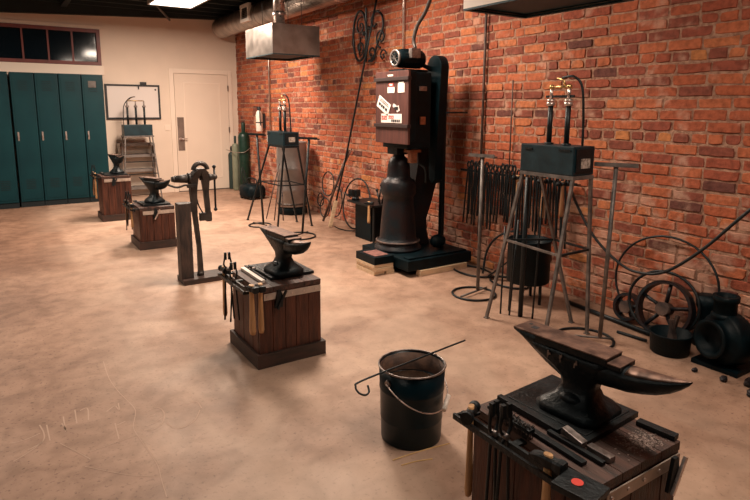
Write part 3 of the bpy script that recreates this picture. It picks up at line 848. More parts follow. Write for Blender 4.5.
# ================================================================== BUCKET WITH POKER
def bucket():
    r = empty('bucket', (1.50, 1.985, 0), 0, 'black steel bucket with wire handle on the floor in front', 'bucket')
    h = .35; r0 = .138; r1 = .152
    mb = MB()
    mb.lathe([(0, .006), (r0-.006, .006), (r0, 0), (r0+.002, .006), (r0+.004, .10), (r0+.0065, .104), (r0+.0065, .11), (r0+.006, .115), (r0+.009, .24), (r0+.012, .244), (r0+.012, .25), (r0+.010, .255), (r1, h-.004), (r1-.003, h-.004), (r0-.002, .012), (0, .012)], (0, 0, 0), 48)
    mb.build('body', 'bucket_paint', r)
    MB().tube(circle((0, 0, h), r1, 48), .0045, 8, closed=True).build('rim', 'worn_steel', r)
    MB().lathe([(0, .25), (.142, .25)], (0, 0, 0), 40).build('contents', 'oily_water', r, 'brown water in the bucket')
    MB().lathe([(.1445, .255), (.1475, .34), (.146, .34), (.143, .255)], (0, 0, 0), 48).build('liner', 'rust_inside', r, 'rusty inside wall of the bucket')
    for a in (R(190), R(10)):
        c = (math.cos(a)*(r1-.001), math.sin(a)*(r1-.001), h-.045)
        n = (math.cos(a), math.sin(a), 0)
        q = MB(); q.cone(c, (c[0]+n[0]*.012, c[1]+n[1]*.012, c[2]), .017, .012, 14); q.build('handle_ear', 'worn_steel', r)
    # bail hanging down towards the camera side
    ax = Vector((math.cos(R(10)), math.sin(R(10)), 0)); dn = Vector((math.sin(R(10)), -math.cos(R(10)), 0))
    pts = []
    for i in range(25):
        t = PI*i/24
        p = -ax*math.cos(t)*(r1+.014) + dn*math.sin(t)*.165 + Vector((0, 0, h-.045 - math.sin(t)*.125))
        pts.append(p)
    MB().tube(pts, .003, 6).build('bail', 'bright_steel', r, 'thin wire handle')
    c = pts[15]; d = (pts[18]-pts[13]).normalized()
    MB().cone(c-d*.04, c+d*.05, .011, .011, 12).build('grip', 'white_plastic', r, 'white handle grip')
mat('bucket_paint', (0.0008, 0.013, 0.020), .32, .0, .3, 10, .05, 30, spec=.22)
bucket()
pk = smooth_path([(1.225, 1.93, .340), (1.215, 1.905, .325), (1.19, 1.895, .322), (1.165, 1.905, .335), (1.165, 1.93, .352), (1.205, 1.945, .361), (1.50, 1.985, .3625), (1.86, 2.03, .3655)], 6)
tag(MB().tube(pk, .0045, 8).build('poker', 'black_steel'), 'long black poker with hooked end laid across the bucket', 'poker')
for a, b, n in (((1.31, 1.86, .002), (1.60, 1.825, .002), 'longer straw strand on the floor by the bucket'), ((1.32, 1.81, .002), (1.46, 1.775, .002), 'shorter straw strand on the floor by the bucket')):
    tag(MB().tube(smooth_path([a, ((a[0]+b[0])/2, (a[1]+b[1])/2+.006, .002), b], 5), .0028, 5).build('straw_strand', 'straw'), n, 'straw', 'straws on the floor')

# ================================================================== POST VICE
def vise():
    r = empty('post_vise', (1.32, 4.95, 0), 0, 'rusty post vice bolted to a tall timber post', 'vise')
    MB().box((-.10, -.11, 0), (.30, .12, .045), bev=.004).build('base_board', 'skirt_brown', r)
    MB().box((-.105, -.06, .0455), (.0, .055, .70), bev=.006).build('timber_post', 'rusty_dark', r)
    # vice: back leg down to the board, jaws along x
    q = MB()
    q.loft([[(x0, y0, z) for x0, y0 in ((cx-a, -b), (cx+a, -b), (cx+a, b), (cx-a, b))] for cx, a, b, z in ((.075, .022, .02, .046), (.07, .018, .018, .3), (.045, .02, .02, .6), (.04, .028, .03, .80), (.05, .03, .04, .90), (.075, .03, .055, .955), (.095, .012, .06, .985))], smooth=False)
    q.box((.001, -.03, .62), (.03, .03, .70)).cone((.07, 0, .0455), (.07, 0, .08), .03, .025, 12)
    q.build('back_leg', 'vise_iron', r)
    q = MB()
    q.loft([[(x0, y0, z) for x0, y0 in ((cx-a, -b), (cx+a, -b), (cx+a, b), (cx-a, b))] for cx, a, b, z in ((.165, .022, .018, .52), (.16, .02, .02, .62), (.15, .02, .022, .78), (.148, .028, .04, .89), (.135, .030, .055, .955), (.124, .012, .06, .985))], smooth=False)
    q.box((.085, -.02, .53), (.19, .02, .60), bev=.004)
    q.build('front_jaw', 'vise_iron', r)
    q = MB(); q.cone((-.11, 0, .905), (-.0, 0, .905), .028, .04, 14); q.cone((0, 0, .905), (.02, 0, .905), .048, .048, 14); q.cone((-.135, 0, .905), (-.11, 0, .905), .02, .028, 12)
    q.build('screw_box', 'vise_iron', r)
    q = MB(); q.cone((.17, 0, .905), (.22, 0, .905), .036, .024, 14); q.ball((.228, 0, .905), .028, 2); q.cone((.10, 0, .9), (.165, 0, .905), .018, .018, 12)
    q.build('screw', 'vise_iron', r)
    q = MB(); q.cone((.230, .0, .62), (.230, .0, .99), .009, .009, 10); q.ball((.230, 0, .995), .017, 2).ball((.230, 0, .62), .017, 2)
    q.build('handle_bar', 'dark_iron', r)
    q = MB(); q.tube(smooth_path([(.065, 0, .75), (.085, 0, .66), (.13, 0, .58), (.17, .0, .56)], 6), .006, 8); q.build('spring', 'dark_iron', r)
    q = MB(); q.tube(smooth_path([(.03, -.035, .845), (-.03, -.04, .855), (-.1, -.04, .84), (-.17, -.03, .865)], 5), .009, 8, radii=None)
    q.box((-.02, -.05, .83), (.06, -.031, .86), bev=.003)
    q.build('mounting_bracket', 'vise_iron', r)
    q = MB(); q.tube(circle((.11, 0, .97), .06, 20, 'y', R(5), R(175), False), .020, 8); q.build('jaw_cap', 'vise_iron', r)
mat('rusty_dark', (0.085, 0.055, 0.045), .6, .2, 0, 9, .3, 30, col2=(0.03, 0.025, 0.025), stretch=(4, 4, .8))
vise()

# ================================================================== ROLLER STANDS (T stands)
def tstand(px_, py_, cx, cy, rad, tx, ty, tz, tl, ang, label, ring=True, m='stand_steel'):
    """pole foot (px,py); ring centre (cx,cy); T bar centre (tx,ty,tz)"""
    r = empty('material_stand', (cx, cy, 0), 0, label, 'stand', 'T-shaped floor stands on rings')
    t = .009
    P = lambda x, y, z: (x-cx, y-cy, z)
    MB().tube(circle((0, 0, t), rad, 36), t, 8, closed=True).build('base_ring', 'black_steel', r)
    a = math.atan2(py_-cy, px_-cx)
    MB().tube([(math.cos(a)*rad, math.sin(a)*rad, 2.2*t+.004), P(px_, py_, 2.2*t+.004), (-math.cos(a)*rad, -math.sin(a)*rad, 2.2*t+.004)], .008, 6).build('cross_bar', m, r)
    MB().cone(P(px_, py_, .03), P(tx, ty, tz-.012), .014, .014, 10).build('pole', m, r)
    d = Vector((math.cos(ang), math.sin(ang), 0))*tl/2
    b = MB(); mt = TR(Vector(P(tx, ty, tz)))@RZ(ang)
    b.box((-tl/2, -.022, -.011), (tl/2, .022, 0), mt).box((-tl/2, -.022, 0), (tl/2, -.016, .016), mt)
    b.build('top_bar', m, r)
tstand(3.21, 3.37, 3.16, 3.36, .175, 3.26, 3.42, 1.13, .24, R(-75), 'T-topped stand on a floor ring left of the nearest forge')
tstand(3.20, 2.20, 3.13, 2.27, .185, 3.27, 2.22, 1.155, .26, R(-60), 'leaning T-topped stand right of the nearest forge, ring behind the big anvil')
tstand(2.95, 6.12, 2.88, 6.08, .20, 3.02, 6.05, 1.155, .28, R(-65), 'T-topped stand right of the far forge, its ring above the middle anvil', m='black_steel')
tstand(2.76, 6.86, 2.74, 6.93, .14, 2.74, 6.95, 1.17, .28, R(-65), 'T-topped stand left of the far forge, under the fire extinguisher', m='black_steel')

# ================================================================== FORGES
def forge(name, x0, x1, y0, y1, z0, z1, legs, label, stretch_z, burners=2, frame_m='stand_steel', tall=.38):
    cx, cy = (x0+x1)/2, (y0+y1)/2
    r = empty(name, (cx, cy, 0), 0, label, 'forge', 'teal-black box gas forges on tall legs')
    hx, hy = (x1-x0)/2, (y1-y0)/2
    fz = z0-.026
    f = MB()   # angle iron frame
    for a, b in (((-hx, -hy), (hx, -hy+.025)), ((-hx, hy-.025), (hx, hy)), ((-hx, -hy+.025), (-hx+.025, hy-.025)), ((hx-.025, -hy+.025), (hx, hy-.025))):
        f.box((a[0], a[1], fz), (b[0], b[1], z0-.002), bev=.002)
    f.build('top_frame', frame_m, r)
    tops = [(-hx+.012, hy-.012), (-hx+.012, -hy+.012), (hx-.012, -hy+.012), (hx-.012, hy-.012)]
    L = []
    for (tx, ty), (bx, by) in zip(tops, legs):
        a = Vector((tx, ty, fz-.001)); b = Vector((bx-cx, by-cy, 0.0)); L.append((a, b))
        MB().tube([a, b+Vector((0, 0, .006))], .0135, 4).box((b.x-.016, b.y-.016, 0), (b.x+.016, b.y+.016, .007)).build('leg', frame_m, r)
    for i, j, z in ((0, 1, stretch_z), (1, 2, stretch_z), (2, 3, stretch_z), (3, 0, stretch_z)):
        def at(k):
            a, b = L[k]; t = (a.z-z)/(a.z-b.z); return a.lerp(b, t)
        MB().tube([at(i), at(j)], .010, 4).build('stretcher', frame_m if (i, j) == (0, 1) else 'black_steel', r)
    b = MB(); b.box((-hx, -hy+.006, z0), (hx, hy, z1), bev=.006)
    b.build('body', 'forge_teal', r)
    e = MB(); e.box((-hx+.02, -hy-.002, z0+.02), (hx-.02, -hy+.0055, z1-.015), bev=.003); ep = e.build('end_plate', 'black_steel', r)
    e = MB(); e.box((-.035, -hy-.004, z0+.045), (.05, -hy-.0021, z0+.105)); e.build('opening', 'ash', ep, 'pale lined mouth of the forge')
    MB().box((-hx-.004, -hy+.03, z1-.03), (-hx-.0005, -hy+.12, z1-.018)).build('latch', 'dark_iron', r)
    MB().box((-hx-.006, hy-.10, z1-.035), (-hx-.0005, hy-.04, z1-.022)).build('latch', 'dark_iron', r)
    ys = [(-.07), (.07)] if burners == 2 else [-.13, 0, .13]
    ztop = z1+tall
    for yy in ys:
        q = MB(); q.cone((0, yy, z1), (0, yy, z1+tall*.62), .017, .017, 12); q.cone((0, yy, z1), (0, yy, z1+.012), .03, .03, 12)
        bb = q.build('burner_tube', 'black_steel', r)
        q = MB(); q.cone((0, yy, z1+tall*.62), (0, yy, z1+tall*.68), .027, .03, 12); q.cone((0, yy, z1+tall*.69), (0, yy, z1+tall*.73), .032, .024, 12).cone((0, yy, z1+tall*.73), (0, yy, z1+tall*.9), .011, .011, 10)
        q.build('burner_head', 'bright_steel', bb, 'pale metal air collar')
    q = MB(); q.tube([(0, ys[0], z1+tall*.92), (0, ys[-1], z1+tall*.92)], .009, 8)
    for yy in ys: q.ball((0, yy, z1+tall*.92), .018, 2)
    q.tube([(0, ys[0]+.03, z1+tall*.92), (0, ys[0]+.05, z1+tall*1.03), (0, ys[0]+.10, z1+tall*1.06)], .007, 8)
    q.build('gas_manifold', 'brass', r, 'brass gas manifold')
    q = MB(); q.box((-.006, -.11, z1+tall*.75), (.006, .11, z1+tall*.79)); q.build('cross_plate', 'dark_iron', r)
    q = MB(); q.tube(smooth_path([(.0, ys[0]+.06, z1+tall*1.06), (0, ys[0]-.03, z1+tall*1.07), (.02, -.15, z1+tall*.9), (.03, -.165, z1+tall*.4), (.03, -.17, z1)], 6), .008, 8)
    q.build('gas_pipe', 'black_steel', r)
    return r
mat('forge_teal', (0.0006, 0.022, 0.032), .45, .0, .4, 14, .08, 40)
F1 = forge('gas_forge', 2.94, 3.14, 2.285, 2.72, 1.095, 1.275, [(2.87, 2.91), (2.765, 2.30), (3.235, 2.325), (3.32, 2.52)], 'nearest teal-black box gas forge on tall splayed legs', .60, 2, tall=.40)
F2 = forge('gas_forge', 2.9, 3.11, 6.50, 7.0, 1.045, 1.21, [(2.74, 7.37), (2.85, 6.62), (3.30, 6.56), (3.25, 6.9)], 'far teal-black box gas forge in front of the grey drum', .55, 2, 'black_steel', tall=.42)

def forge_rack():
    cx, cy = 1.93, 10.18
    r = empty('gas_forge', (cx, cy, 0), 0, 'box gas forge with three burners on a leggy stand below the whiteboard', 'forge', 'teal-black box gas forges on tall legs')
    b = MB(); b.box((-.22, -.13, 1.045), (.22, .1, 1.22), bev=.006); b.build('body', 'forge_teal', r)
    b = MB(); b.box((-.235, -.14, 1.02), (.235, .12, 1.043), bev=.003); b.build('top_frame', 'stand_steel', r)
    for sx in (-1, 1):
        for (ty, by) in ((-.12, -.22), (.1, .12)):
            MB().tube([(sx*.21, ty, 1.018), (sx*.29, by, .006)], .013, 4).build('leg', 'stand_steel', r)
    for y_, z_ in ((-.165, .62), (-.185, .42)):
        k = 1.02-z_; hw = .21+.08*k/1.02
        MB().tube([(-hw, -.12-.1*k/1.02, z_), (hw, -.12-.1*k/1.02, z_)], .010, 4).build('stretcher', 'black_steel', r)
    for i, xx in enumerate((-.13, 0, .13)):
        q = MB(); q.cone((xx, 0, 1.22), (xx, 0, 1.50), .017, .017, 12); bb = q.build('burner_tube', 'black_steel', r)
        q = MB(); q.cone((xx, 0, 1.50), (xx, 0, 1.53), .03, .026, 12).cone((xx, 0, 1.53), (xx, 0, 1.6), .010, .010, 10); q.build('burner_head', 'worn_steel', bb)
    q = MB(); q.tube([(-.13, 0, 1.605), (.13, 0, 1.605)], .008, 8).tube([(-.13, 0, 1.605), (-.03, 0, 1.67), (0, 0, 1.67)], .006, 8); q.build('gas_manifold', 'brass', r)
    q = MB(); q.tube(smooth_path([(0, 0, 1.67), (-.1, -.02, 1.64), (-.19, -.03, 1.5), (-.2, -.02, 1.22)], 6), .007, 8); q.build('gas_pipe', 'black_steel', r)
forge_rack()
def low_shelf():
    r = empty('shelf_unit', (1.95, 10.435, 0), 0, 'low grey shelf unit against the wall behind the forge stand', 'shelf')
    for z in (.12, .42, .67, .86): MB().box((-.27, -.09, z), (.27, .12, z+.045), bev=.002).build('shelf', 'shelf_grey', r)
    for sx in (-.285, .27): MB().box((sx, -.09, 0), (sx+.015, .12, .90), bev=.002).build('side_panel', 'galv', r)
low_shelf()

# ================================================================== DRUM, CYLINDERS, EXTINGUISHER
def drum():
    r = empty('steel_drum', (3.49, 7.55, 0), 0, 'tall grey steel drum against the brick wall behind the far forge', 'drum')
    pr = [(0, .11), (.20, .11), (.21, .115), (.214, .13)]
    for z in (.35, .65): pr += [(.214, z-.02), (.221, z), (.214, z+.02)]
    pr += [(.214, 1.0), (.219, 1.01), (.219, 1.03), (.20, 1.03), (.195, 1.02), (0, 1.02)]
    MB().lathe(pr, (0, 0, 0), 40).build('shell', 'drum_grey', r)
    MB().lathe([(.216, .14), (.222, .145), (.222, .16), (.216, .165)], (0, 0, 0), 40).build('band', 'galv_dark', r)
    q = MB(); q.lathe([(0, 0), (.2, 0), (.21, .01), (.21, .08), (.2, .105), (0, .105)], (0, 0, 0), 32); q.build('base_ring', 'black_paint', r)
drum()
def cylinder(x, y, rad, h, m, label, cap='black_steel'):
    r = empty('gas_cylinder', (x, y, 0), 0, label, 'gas cylinder', 'gas cylinders in the corner')
    z = h*.86
    MB().lathe([(0, 0), (rad*.9, 0), (rad, .015), (rad, z-rad*.9), (rad*.93, z-rad*.5), (rad*.7, z-rad*.15), (rad*.35, z), (rad*.3, z+.02)], (0, 0, 0), 28).build('tank', m, r)
    MB().lathe([(rad*.34, z+.0), (rad*.36, z+.03), (rad*.36, h-.03), (rad*.28, h-.005), (0, h)], (0, 0, 0), 20).build('valve_cap', cap, r)
    return r
cylinder(3.695, 10.02, .10, 1.25, 'cylinder_green', 'tall green gas cylinder in the corner beside the door', 'cylinder_green')
cylinder(3.62, 10.26, .062, 1.0, 'cylinder_pale', 'thin pale gas cylinder between the green and dark ones', 'cylinder_dark')
cylinder(3.615, 10.46, .06, .80, 'cylinder_dark', 'short dark gas cylinder nearest the door frame')
ch = [(3.50, 10.40, .74), (3.53, 10.24, .72), (3.545, 10.13, .71), (3.60, 9.93, .715), (3.68, 9.90, .73), (3.79, 9.93, .80)]
tag(MB().tube(smooth_path(ch, 5), .007, 6).build('chain', 'galv'), 'pale chain looped round the gas cylinders', 'chain')
def extinguisher():
    r = empty('fire_extinguisher', (3.70, 9.26, 1.11), 0, 'white and dark fire extinguisher hung on the brick wall near the corner', 'fire extinguisher')
    MB().lathe([(0, 0), (.05, 0), (.058, .012), (.058, .27), (.048, .32), (.03, .345), (.025, .35)], (0, 0, 0), 24).build('tank', 'white_plastic', r)
    MB().lathe([(.0588, .14), (.0595, .143), (.0595, .155), (.0588, .158)], (0, 0, 0), 24).build('strap', 'black_ink', r)
    MB().lathe([(.026, .35), (.03, .36), (.03, .40), (.02, .41), (0, .412)], (0, 0, 0), 16).box((-.1, -.012, .40), (.02, .012, .415), bev=.003).box((-.09, -.012, .375), (.0, .012, .385), RY(R(6)), bev=.003).build('valve', 'black_ink', r)
    MB().tube(smooth_path([(.0, -.03, .385), (-.02, -.075, .35), (-.02, -.085, .22), (-.01, -.082, .10)], 6), .009, 8).build('hose', 'rubber', r)
    MB().box((.06, -.03, .05), (.095, .03, .3)).build('wall_bracket', 'black_ink', r)
extinguisher()
def welder_cart():
    r = empty('welding_machine', (3.50, 9.15, 0), R(10), 'low black machine on the floor between the cylinders and far forge', 'machine')
    MB().loft([[(x*s, y*s2, z) for x, y in ((-.13, -.2), (.13, -.2), (.17, -.12), (.17, .12), (.13, .2), (-.13, .2), (-.17, .12), (-.17, -.12))] for s, s2, z in ((.9, .9, .03), (1, 1, .06), (1, 1, .17), (.85, .9, .225), (.5, .6, .245))]).build('housing', 'black_paint', r)
    MB().tube(smooth_path([(0, -.14, .23), (0, -.12, .33), (0, .12, .33), (0, .14, .23)], 6), .012, 8).build('handle', 'rubber', r)
    for x in (-.12, .12):
        for y in (-.14, .14): MB().cone((x-.015, y, .03), (x+.015, y, .03), .03, .03, 14).build('wheel', 'rubber', r)
    q = MB()
    for k in range(2): q.tube(smooth_path([(-.1+k*.03, .1, .24), (-.12, .13, .42), (-.08, .15, .52-k*.08), (-.05, .12, .36), (-.06, .1, .24)], 5), .006, 6)
    q.build('coiled_lead', 'rubber', r)
welder_cart()
for i, (a, b) in enumerate((((3.02, 7.12, .008), (3.20, 7.34, .62)), ((2.98, 7.30, .008), (3.24, 7.42, .74)), ((3.12, 7.05, .008), (3.22, 7.30, .52)))):
    tag(MB().cone(a, b, .008, .008, 8).build('iron_rod', 'rusty_steel'), ['thin rusty rod leaning on the grey drum, middle', 'longest thin rod leaning on the grey drum', 'shortest thin rod leaning on the grey drum'][i], 'rod', 'rods leaning on the grey drum')
# rods leaning near the far forge
# ================================================================== SCROLL IRONWORK AND LEANING ROD, FLOOR RINGS
def spiral(c, r0, r1, turns, a0, ax='x', n=28, sgn=1):
    out = []
    for i in range(n+1):
        t = i/n; a = a0+sgn*turns*2*PI*t; rr = r0+(r1-r0)*t
        out.append((c[0], c[1]+rr*math.cos(a), c[2]+rr*math.sin(a)))
    return out
def scroll_work():
    x = 3.755
    r = empty('iron_scrollwork', (x, 6.0, 2.05), 0, 'black wrought iron scrollwork fixed high on the brick wall', 'ironwork')
    z0 = 2.05; y0 = 6.0
    def loc(pts): return [(0, p[1]-y0, p[2]-z0) for p in pts]
    A = [Vector(p) for p in circle((x, 6.06, 2.42), 1, 40, 'x')]
    o = [(x, 6.12+(p[1]-6.06)*.155, 2.36+(p[2]-2.42)*.29) for p in [tuple(v) for v in A]]
    MB().tube(loc(o), .014, 8, closed=True).build('oval_ring', 'black_steel', r)
    q = MB(); q.tube(loc(spiral((x, 6.10, 2.47), .015, .11, 1.3, 0)), .010, 7).tube(loc(spiral((x, 6.12, 2.22), .012, .09, 1.2, PI)), .010, 7)
    q.tube(loc([(x, 6.1, 2.35), (x, 6.14, 2.2), (x, 6.12, 2.12)]), .010, 7); q.build('inner_scroll', 'black_steel', r)
    q = MB(); q.tube(loc(smooth_path([(x, 5.92, 2.05), (x, 5.82, 2.10), (x, 5.72, 2.26), (x, 5.62, 2.42), (x, 5.66, 2.56), (x, 5.78, 2.60), (x, 5.86, 2.52), (x, 5.82, 2.44), (x, 5.76, 2.46)], 6)), .013, 7)
    q.build('right_scroll', 'black_steel', r)
    q = MB(); q.tube(loc(spiral((x, 5.66, 2.30), .012, .11, 1.4, R(60), sgn=-1)), .011, 7).tube(loc(spiral((x, 5.86, 2.14), .01, .10, 1.3, R(200))), .011, 7).tube(loc(spiral((x, 5.62, 2.10), .01, .07, 1.2, R(100))), .009, 7)
    q.build('lower_scroll', 'black_steel', r)
    q = MB(); q.box((-.006, -.03, .0), (.008, -.005, .62)); q.build('spine_bar', 'black_steel', r)
    MB().ball((0, .02, .33), .03, 2).build('leaf_boss', 'black_steel', r)
    MB().ball((0, -.09, .38), .025, 2).build('leaf_boss', 'black_steel', r)
scroll_work()
tag(MB().tube([(3.70, 5.66, 2.75), (3.70, 5.96, 1.95), (3.62, 6.25, .85), (3.50, 6.42, .012)], .012, 8).build('long_iron_rod', 'black_steel'), 'long dark rod leaning up the brick wall to the scrollwork', 'rod')
tag(MB().tube([(3.72, 6.33, .98), (3.55, 6.72, .016)], .016, 8).tube([(3.735, 6.28, 1.0), (3.69, 6.36, .82)], .007, 6).build('iron_rod', 'rusty_steel'), 'short thick rod leaning beside the long rod', 'rod') 
tag(MB().box((-.022, -.014, 0), (.022, .014, .34), TR((3.46, 6.36, .012))@RX(R(8))@RY(R(10)), bev=.003).build('timber_offcut', 'pale_wood'), 'short pale board standing at the foot of the long rod', 'timber')
def ring_lean(y, z, rad, x, label, tube=.009, tilt=R(7), sq=1.0, name='iron_ring', m='black_steel', grp='iron hoops leaning on the brick wall', cat='hoop'):
    o = MB().tube([(0, math.cos(t*2*PI/40)*rad*sq, math.sin(t*2*PI/40)*rad) for t in range(40)], tube, 8, closed=True).build(name, m)
    o.location = (x, y, z); o.rotation_euler = (0, tilt, 0)
    return tag(o, label, cat, grp)
ring_lean(6.92, .48, .165, 3.735, 'upper left iron ring of the cluster under the scrollwork', .008, sq=1.0, tilt=R(5))
ring_lean(7.20, .22, .09, 3.765, 'smallest iron ring at the left of the cluster', .008, sq=1.0, tilt=R(4))
ring_lean(6.98, .145, .135, 3.715, 'low ring standing on the floor behind the leaning rods', .008, sq=1.0, tilt=R(6))
ring_lean(6.66, .27, .20, 3.72, 'iron ring seen between the two leaning rods', .008, sq=.75, tilt=R(5))
ring_lean(6.10, .325, .315, 3.69, 'large iron hoop between leaning rod and black cabinet', .010, tilt=R(9), sq=1.0)
tag(MB().tube(smooth_path([(3.52, 6.35, .008), (3.50, 6.2, .008), (3.52, 6.05, .008), (3.6, 5.98, .008)], 5), .007, 6).build('curved_iron_scrap', 'black_steel'), 'curved iron strip on floor by the large hoop', 'scrap')

# ================================================================== POWER HAMMER
def power_hammer():
    r = empty('power_hammer', (3.25, 4.5, 0), 0, 'tall black power hammer with brown guard box and motor against the bricks', 'power hammer')
    P = lambda x, y, z: (x-3.25, y-4.5, z)
    b = MB(); b.box(P(2.975, 4.02, .055), P(3.73, 4.80, .15), bev=.006); b.build('base_slab', 'black_paint', r)
    MB().box(P(3.01, 4.06, .151), P(3.7, 4.14, .165), bev=.003).build('base_rail', 'black_paint', r)
    # anvil column casting
    c = MB()
    c.lathe([(0, .1505), (.225, .1505), (.23, .16), (.23, .175), (.212, .185), (.212, .20), (.195, .205), (.20, .22), (.205, .235), (.188, .25), (.178, .27),
             (.172, .35), (.160, .5), (.148, .62), (.144, .66), (.158, .68), (.168, .70), (.168, .80), (.150, .83), (.118, .845), (.112, .87), (.108, .95), (.098, 1.0), (.08, 1.035), (.055, 1.055), (.05, 1.1)], P(3.20, 4.50, 0), 40)
    c.build('column_casting', 'cast_iron', r)
    c = MB(); c.lathe([(.205, .222), (.217, .228), (.217, .24), (.205, .246)], P(3.20, 4.50, 0), 40); c.build('base_flange', 'rusty_steel', r, 'worn ring at the foot of the column')
    # faceted plates on the casting
    c = MB()
    for a in (R(262),):
        mt = TR(P(3.20, 4.50, 0))@RZ(a)
        c.prism([(.14, .28), (.182, .28), (.153, .60), (.13, .60)], .02, mt@RX(PI/2)@TR((0, 0, -.01)))
    c.build('rib', 'cast_iron', r)
    # C frame behind: from slab, bulging out, up to the top
    out = [(3.36, .1505), (3.58, .1505), (3.54, .30), (3.52, .42), (3.60, .60), (3.68, .85), (3.70, 1.2), (3.70, 1.75), (3.64, 1.86), (3.34, 1.86), (3.34, 1.20), (3.42, 1.1), (3.42, 1.0), (3.39, .80), (3.36, .70), (3.34, .5)]
    c = MB(); mt = TR(P(0, 4.64, 0))@RX(PI/2)
    c.prism([(x, z) for x, z in out], .16, mt, bev=.012); c.build('c_frame', 'cast_iron', r)
    # head / ram guide
    c = MB(); c.box(P(3.004, 4.08, 1.22), P(3.08, 4.56, 1.82), bev=.004).box(P(3.08, 4.20, 1.14), P(3.34, 4.60, 1.82), bev=.01); c.build('ram_head', 'black_paint', r)
    c = MB(); c.box(P(3.12, 4.42, 1.075), P(3.26, 4.58, 1.139), bev=.004); c.build('ram', 'dark_iron', r)
    c = MB(); c.box(P(3.20, 4.30, 1.0), P(3.27, 4.36, 1.10), bev=.004).box(P(3.17, 4.28, 1.10), P(3.30, 4.38, 1.125), bev=.004); c.build('die_block', 'cylinder_brass', r, 'small bright brown block under the head')
    # treadle linkage
    c = MB();     c.tube(smooth_path([P(3.26, 4.28, 1.0), P(3.30, 4.22, .95), P(3.31, 4.22, .82)], 5), .012, 8); c.build('control_lever', 'black_steel', r)
    # wooden guard box: front normal -x
    g = MB(); g.box(P(2.98, 4.06, 1.19), P(3.003, 4.575, 1.83), bev=.004)
    gb = g.build('guard_box', 'cabinet_brown', r, 'dark brown wooden box with stickers')
    for z in (1.335, 1.745): MB().box(P(2.965, 4.05, z), P(3.003, 4.585, z+.03), bev=.003).build('strap', 'cabinet_dark', gb)
    X = 2.9775
    def sticker(y0, y1, z0, z1, m='white_sticker', rot=0, x=X, name=None):
        q = MB(); cy, cz = (y0+y1)/2, (z0+z1)/2
        mt = TR(P(x, cy, cz))@RX(rot); hy, hz = (y1-y0)/2, (z1-z0)/2
        q.box((-.0008, -hy, -hz), (.0008, hy, hz), mt); return q.build(name or ('sticker' if m == 'white_sticker' else 'sticker_print'), m, gb)
    X1, X2 = X-.0018, X-.0036
    sticker(4.265, 4.375, 1.64, 1.69); sticker(4.285, 4.355, 1.695, 1.725, 'red_ink'); sticker(4.30, 4.34, 1.702, 1.718, x=X1, name='sticker_print')
    sticker(4.115, 4.215, 1.64, 1.72); sticker(4.13, 4.20, 1.721, 1.732)
    TA = R(27)   # tilted sticker: two dark lines over a row of letter-like marks
    sticker(4.335, 4.54, 1.475, 1.585, rot=TA)
    def onT(u, v, w_, h_, m):
        cy = 4.4375+u*math.cos(TA)-v*math.sin(TA); cz = 1.53+u*math.sin(TA)+v*math.cos(TA)
        sticker(cy-w_/2, cy+w_/2, cz-h_/2, cz+h_/2, m, TA, X1)
    onT(0, .036, .14, .006, 'black_ink'); onT(0, .020, .16, .006, 'black_ink')
    for u, w_ in ((.06, .03), (.022, .022), (-.012, .028), (-.055, .032)): onT(u, -.015, w_, .026, 'black_ink')
    sticker(4.20, 4.29, 1.50, 1.53, rot=R(25)); sticker(4.19, 4.235, 1.475, 1.525, rot=R(-20)); sticker(4.22, 4.265, 1.492, 1.515, 'black_ink', R(10), x=X1)
    # wide sticker: row of red letters, darker letters below right
    sticker(4.15, 4.475, 1.375, 1.455)
    for k, y in enumerate((4.455, 4.425, 4.395)): sticker(y-.011, y+.011, 1.40, 1.438, 'red_ink', x=X1); sticker(y-.005, y+.003, 1.410+.01*(k % 2), 1.420+.01*(k % 2), x=X2, name='sticker_print')
    for k, y in enumerate((4.345, 4.315, 4.285)): sticker(y-.011, y+.011, 1.412, 1.44, 'red_ink', x=X1); sticker(y-.004, y+.004, 1.420, 1.428, x=X2, name='sticker_print')
    for y in (4.30, 4.272, 4.244, 4.216, 4.188): sticker(y-.010, y+.010, 1.383, 1.405, 'black_ink', x=X1)
    sticker(4.29, 4.375, 1.785, 1.80)
    # motor on top
    m_ = MB(); c0 = Vector(P(3.05, 4.37, 1.95))
    m_.lathe([(0, 0), (.05, 0), (.072, .012), (.078, .03), (.082, .05), (.082, .28), (.07, .30), (0, .30)], c0, 28, axis=(1, .0, 0))
    for k in range(14):
        a = k*2*PI/14
        d = Vector((0, math.cos(a), math.sin(a)))
        m_.tube([c0+Vector((.06, 0, 0))+d*.083, c0+Vector((.27, 0, 0))+d*.083], .004, 4)
    mo = m_.build('motor', 'black_paint', r)
    m_ = MB(); m_.tube(circle(tuple(c0+Vector((.004, 0, 0))), .068, 28, 'x'), .012, 8, closed=True); m_.build('fan_cover', 'worn_steel', mo, 'pale ring of the fan cover')
    m_ = MB()
    for k in range(8):
        a = k*2*PI/8; m_.tube([c0+Vector((-.004, 0, 0)), c0+Vector((-.004, math.cos(a)*.058, math.sin(a)*.058))], .004, 5)
    m_.build('fan_grille', 'galv_dark', mo)
    m_ = MB(); m_.box(c0+Vector((.10, -.12, -.0)), c0+Vector((.2, -.07, .085)), bev=.005); m_.build('terminal_box', 'worn_steel', mo, 'pale terminal box')
    m_ = MB(); m_.box(P(3.06, 4.26, 1.832), P(3.34, 4.48, 1.852)); m_.build('motor_mount', 'black_paint', r)
    # belt guard: tall slot shape, normal x
    y0, y1, z0, z1 = 4.15, 4.36, .80, 1.985; hr = (y1-y0)/2
    o = [(math.cos(t)*hr, z1-hr+math.sin(t)*hr) for t in [PI*i/14 for i in range(15)]] + [(-hr+.06, z0+.04), (0, z0), (hr-.06, z0+.04)]
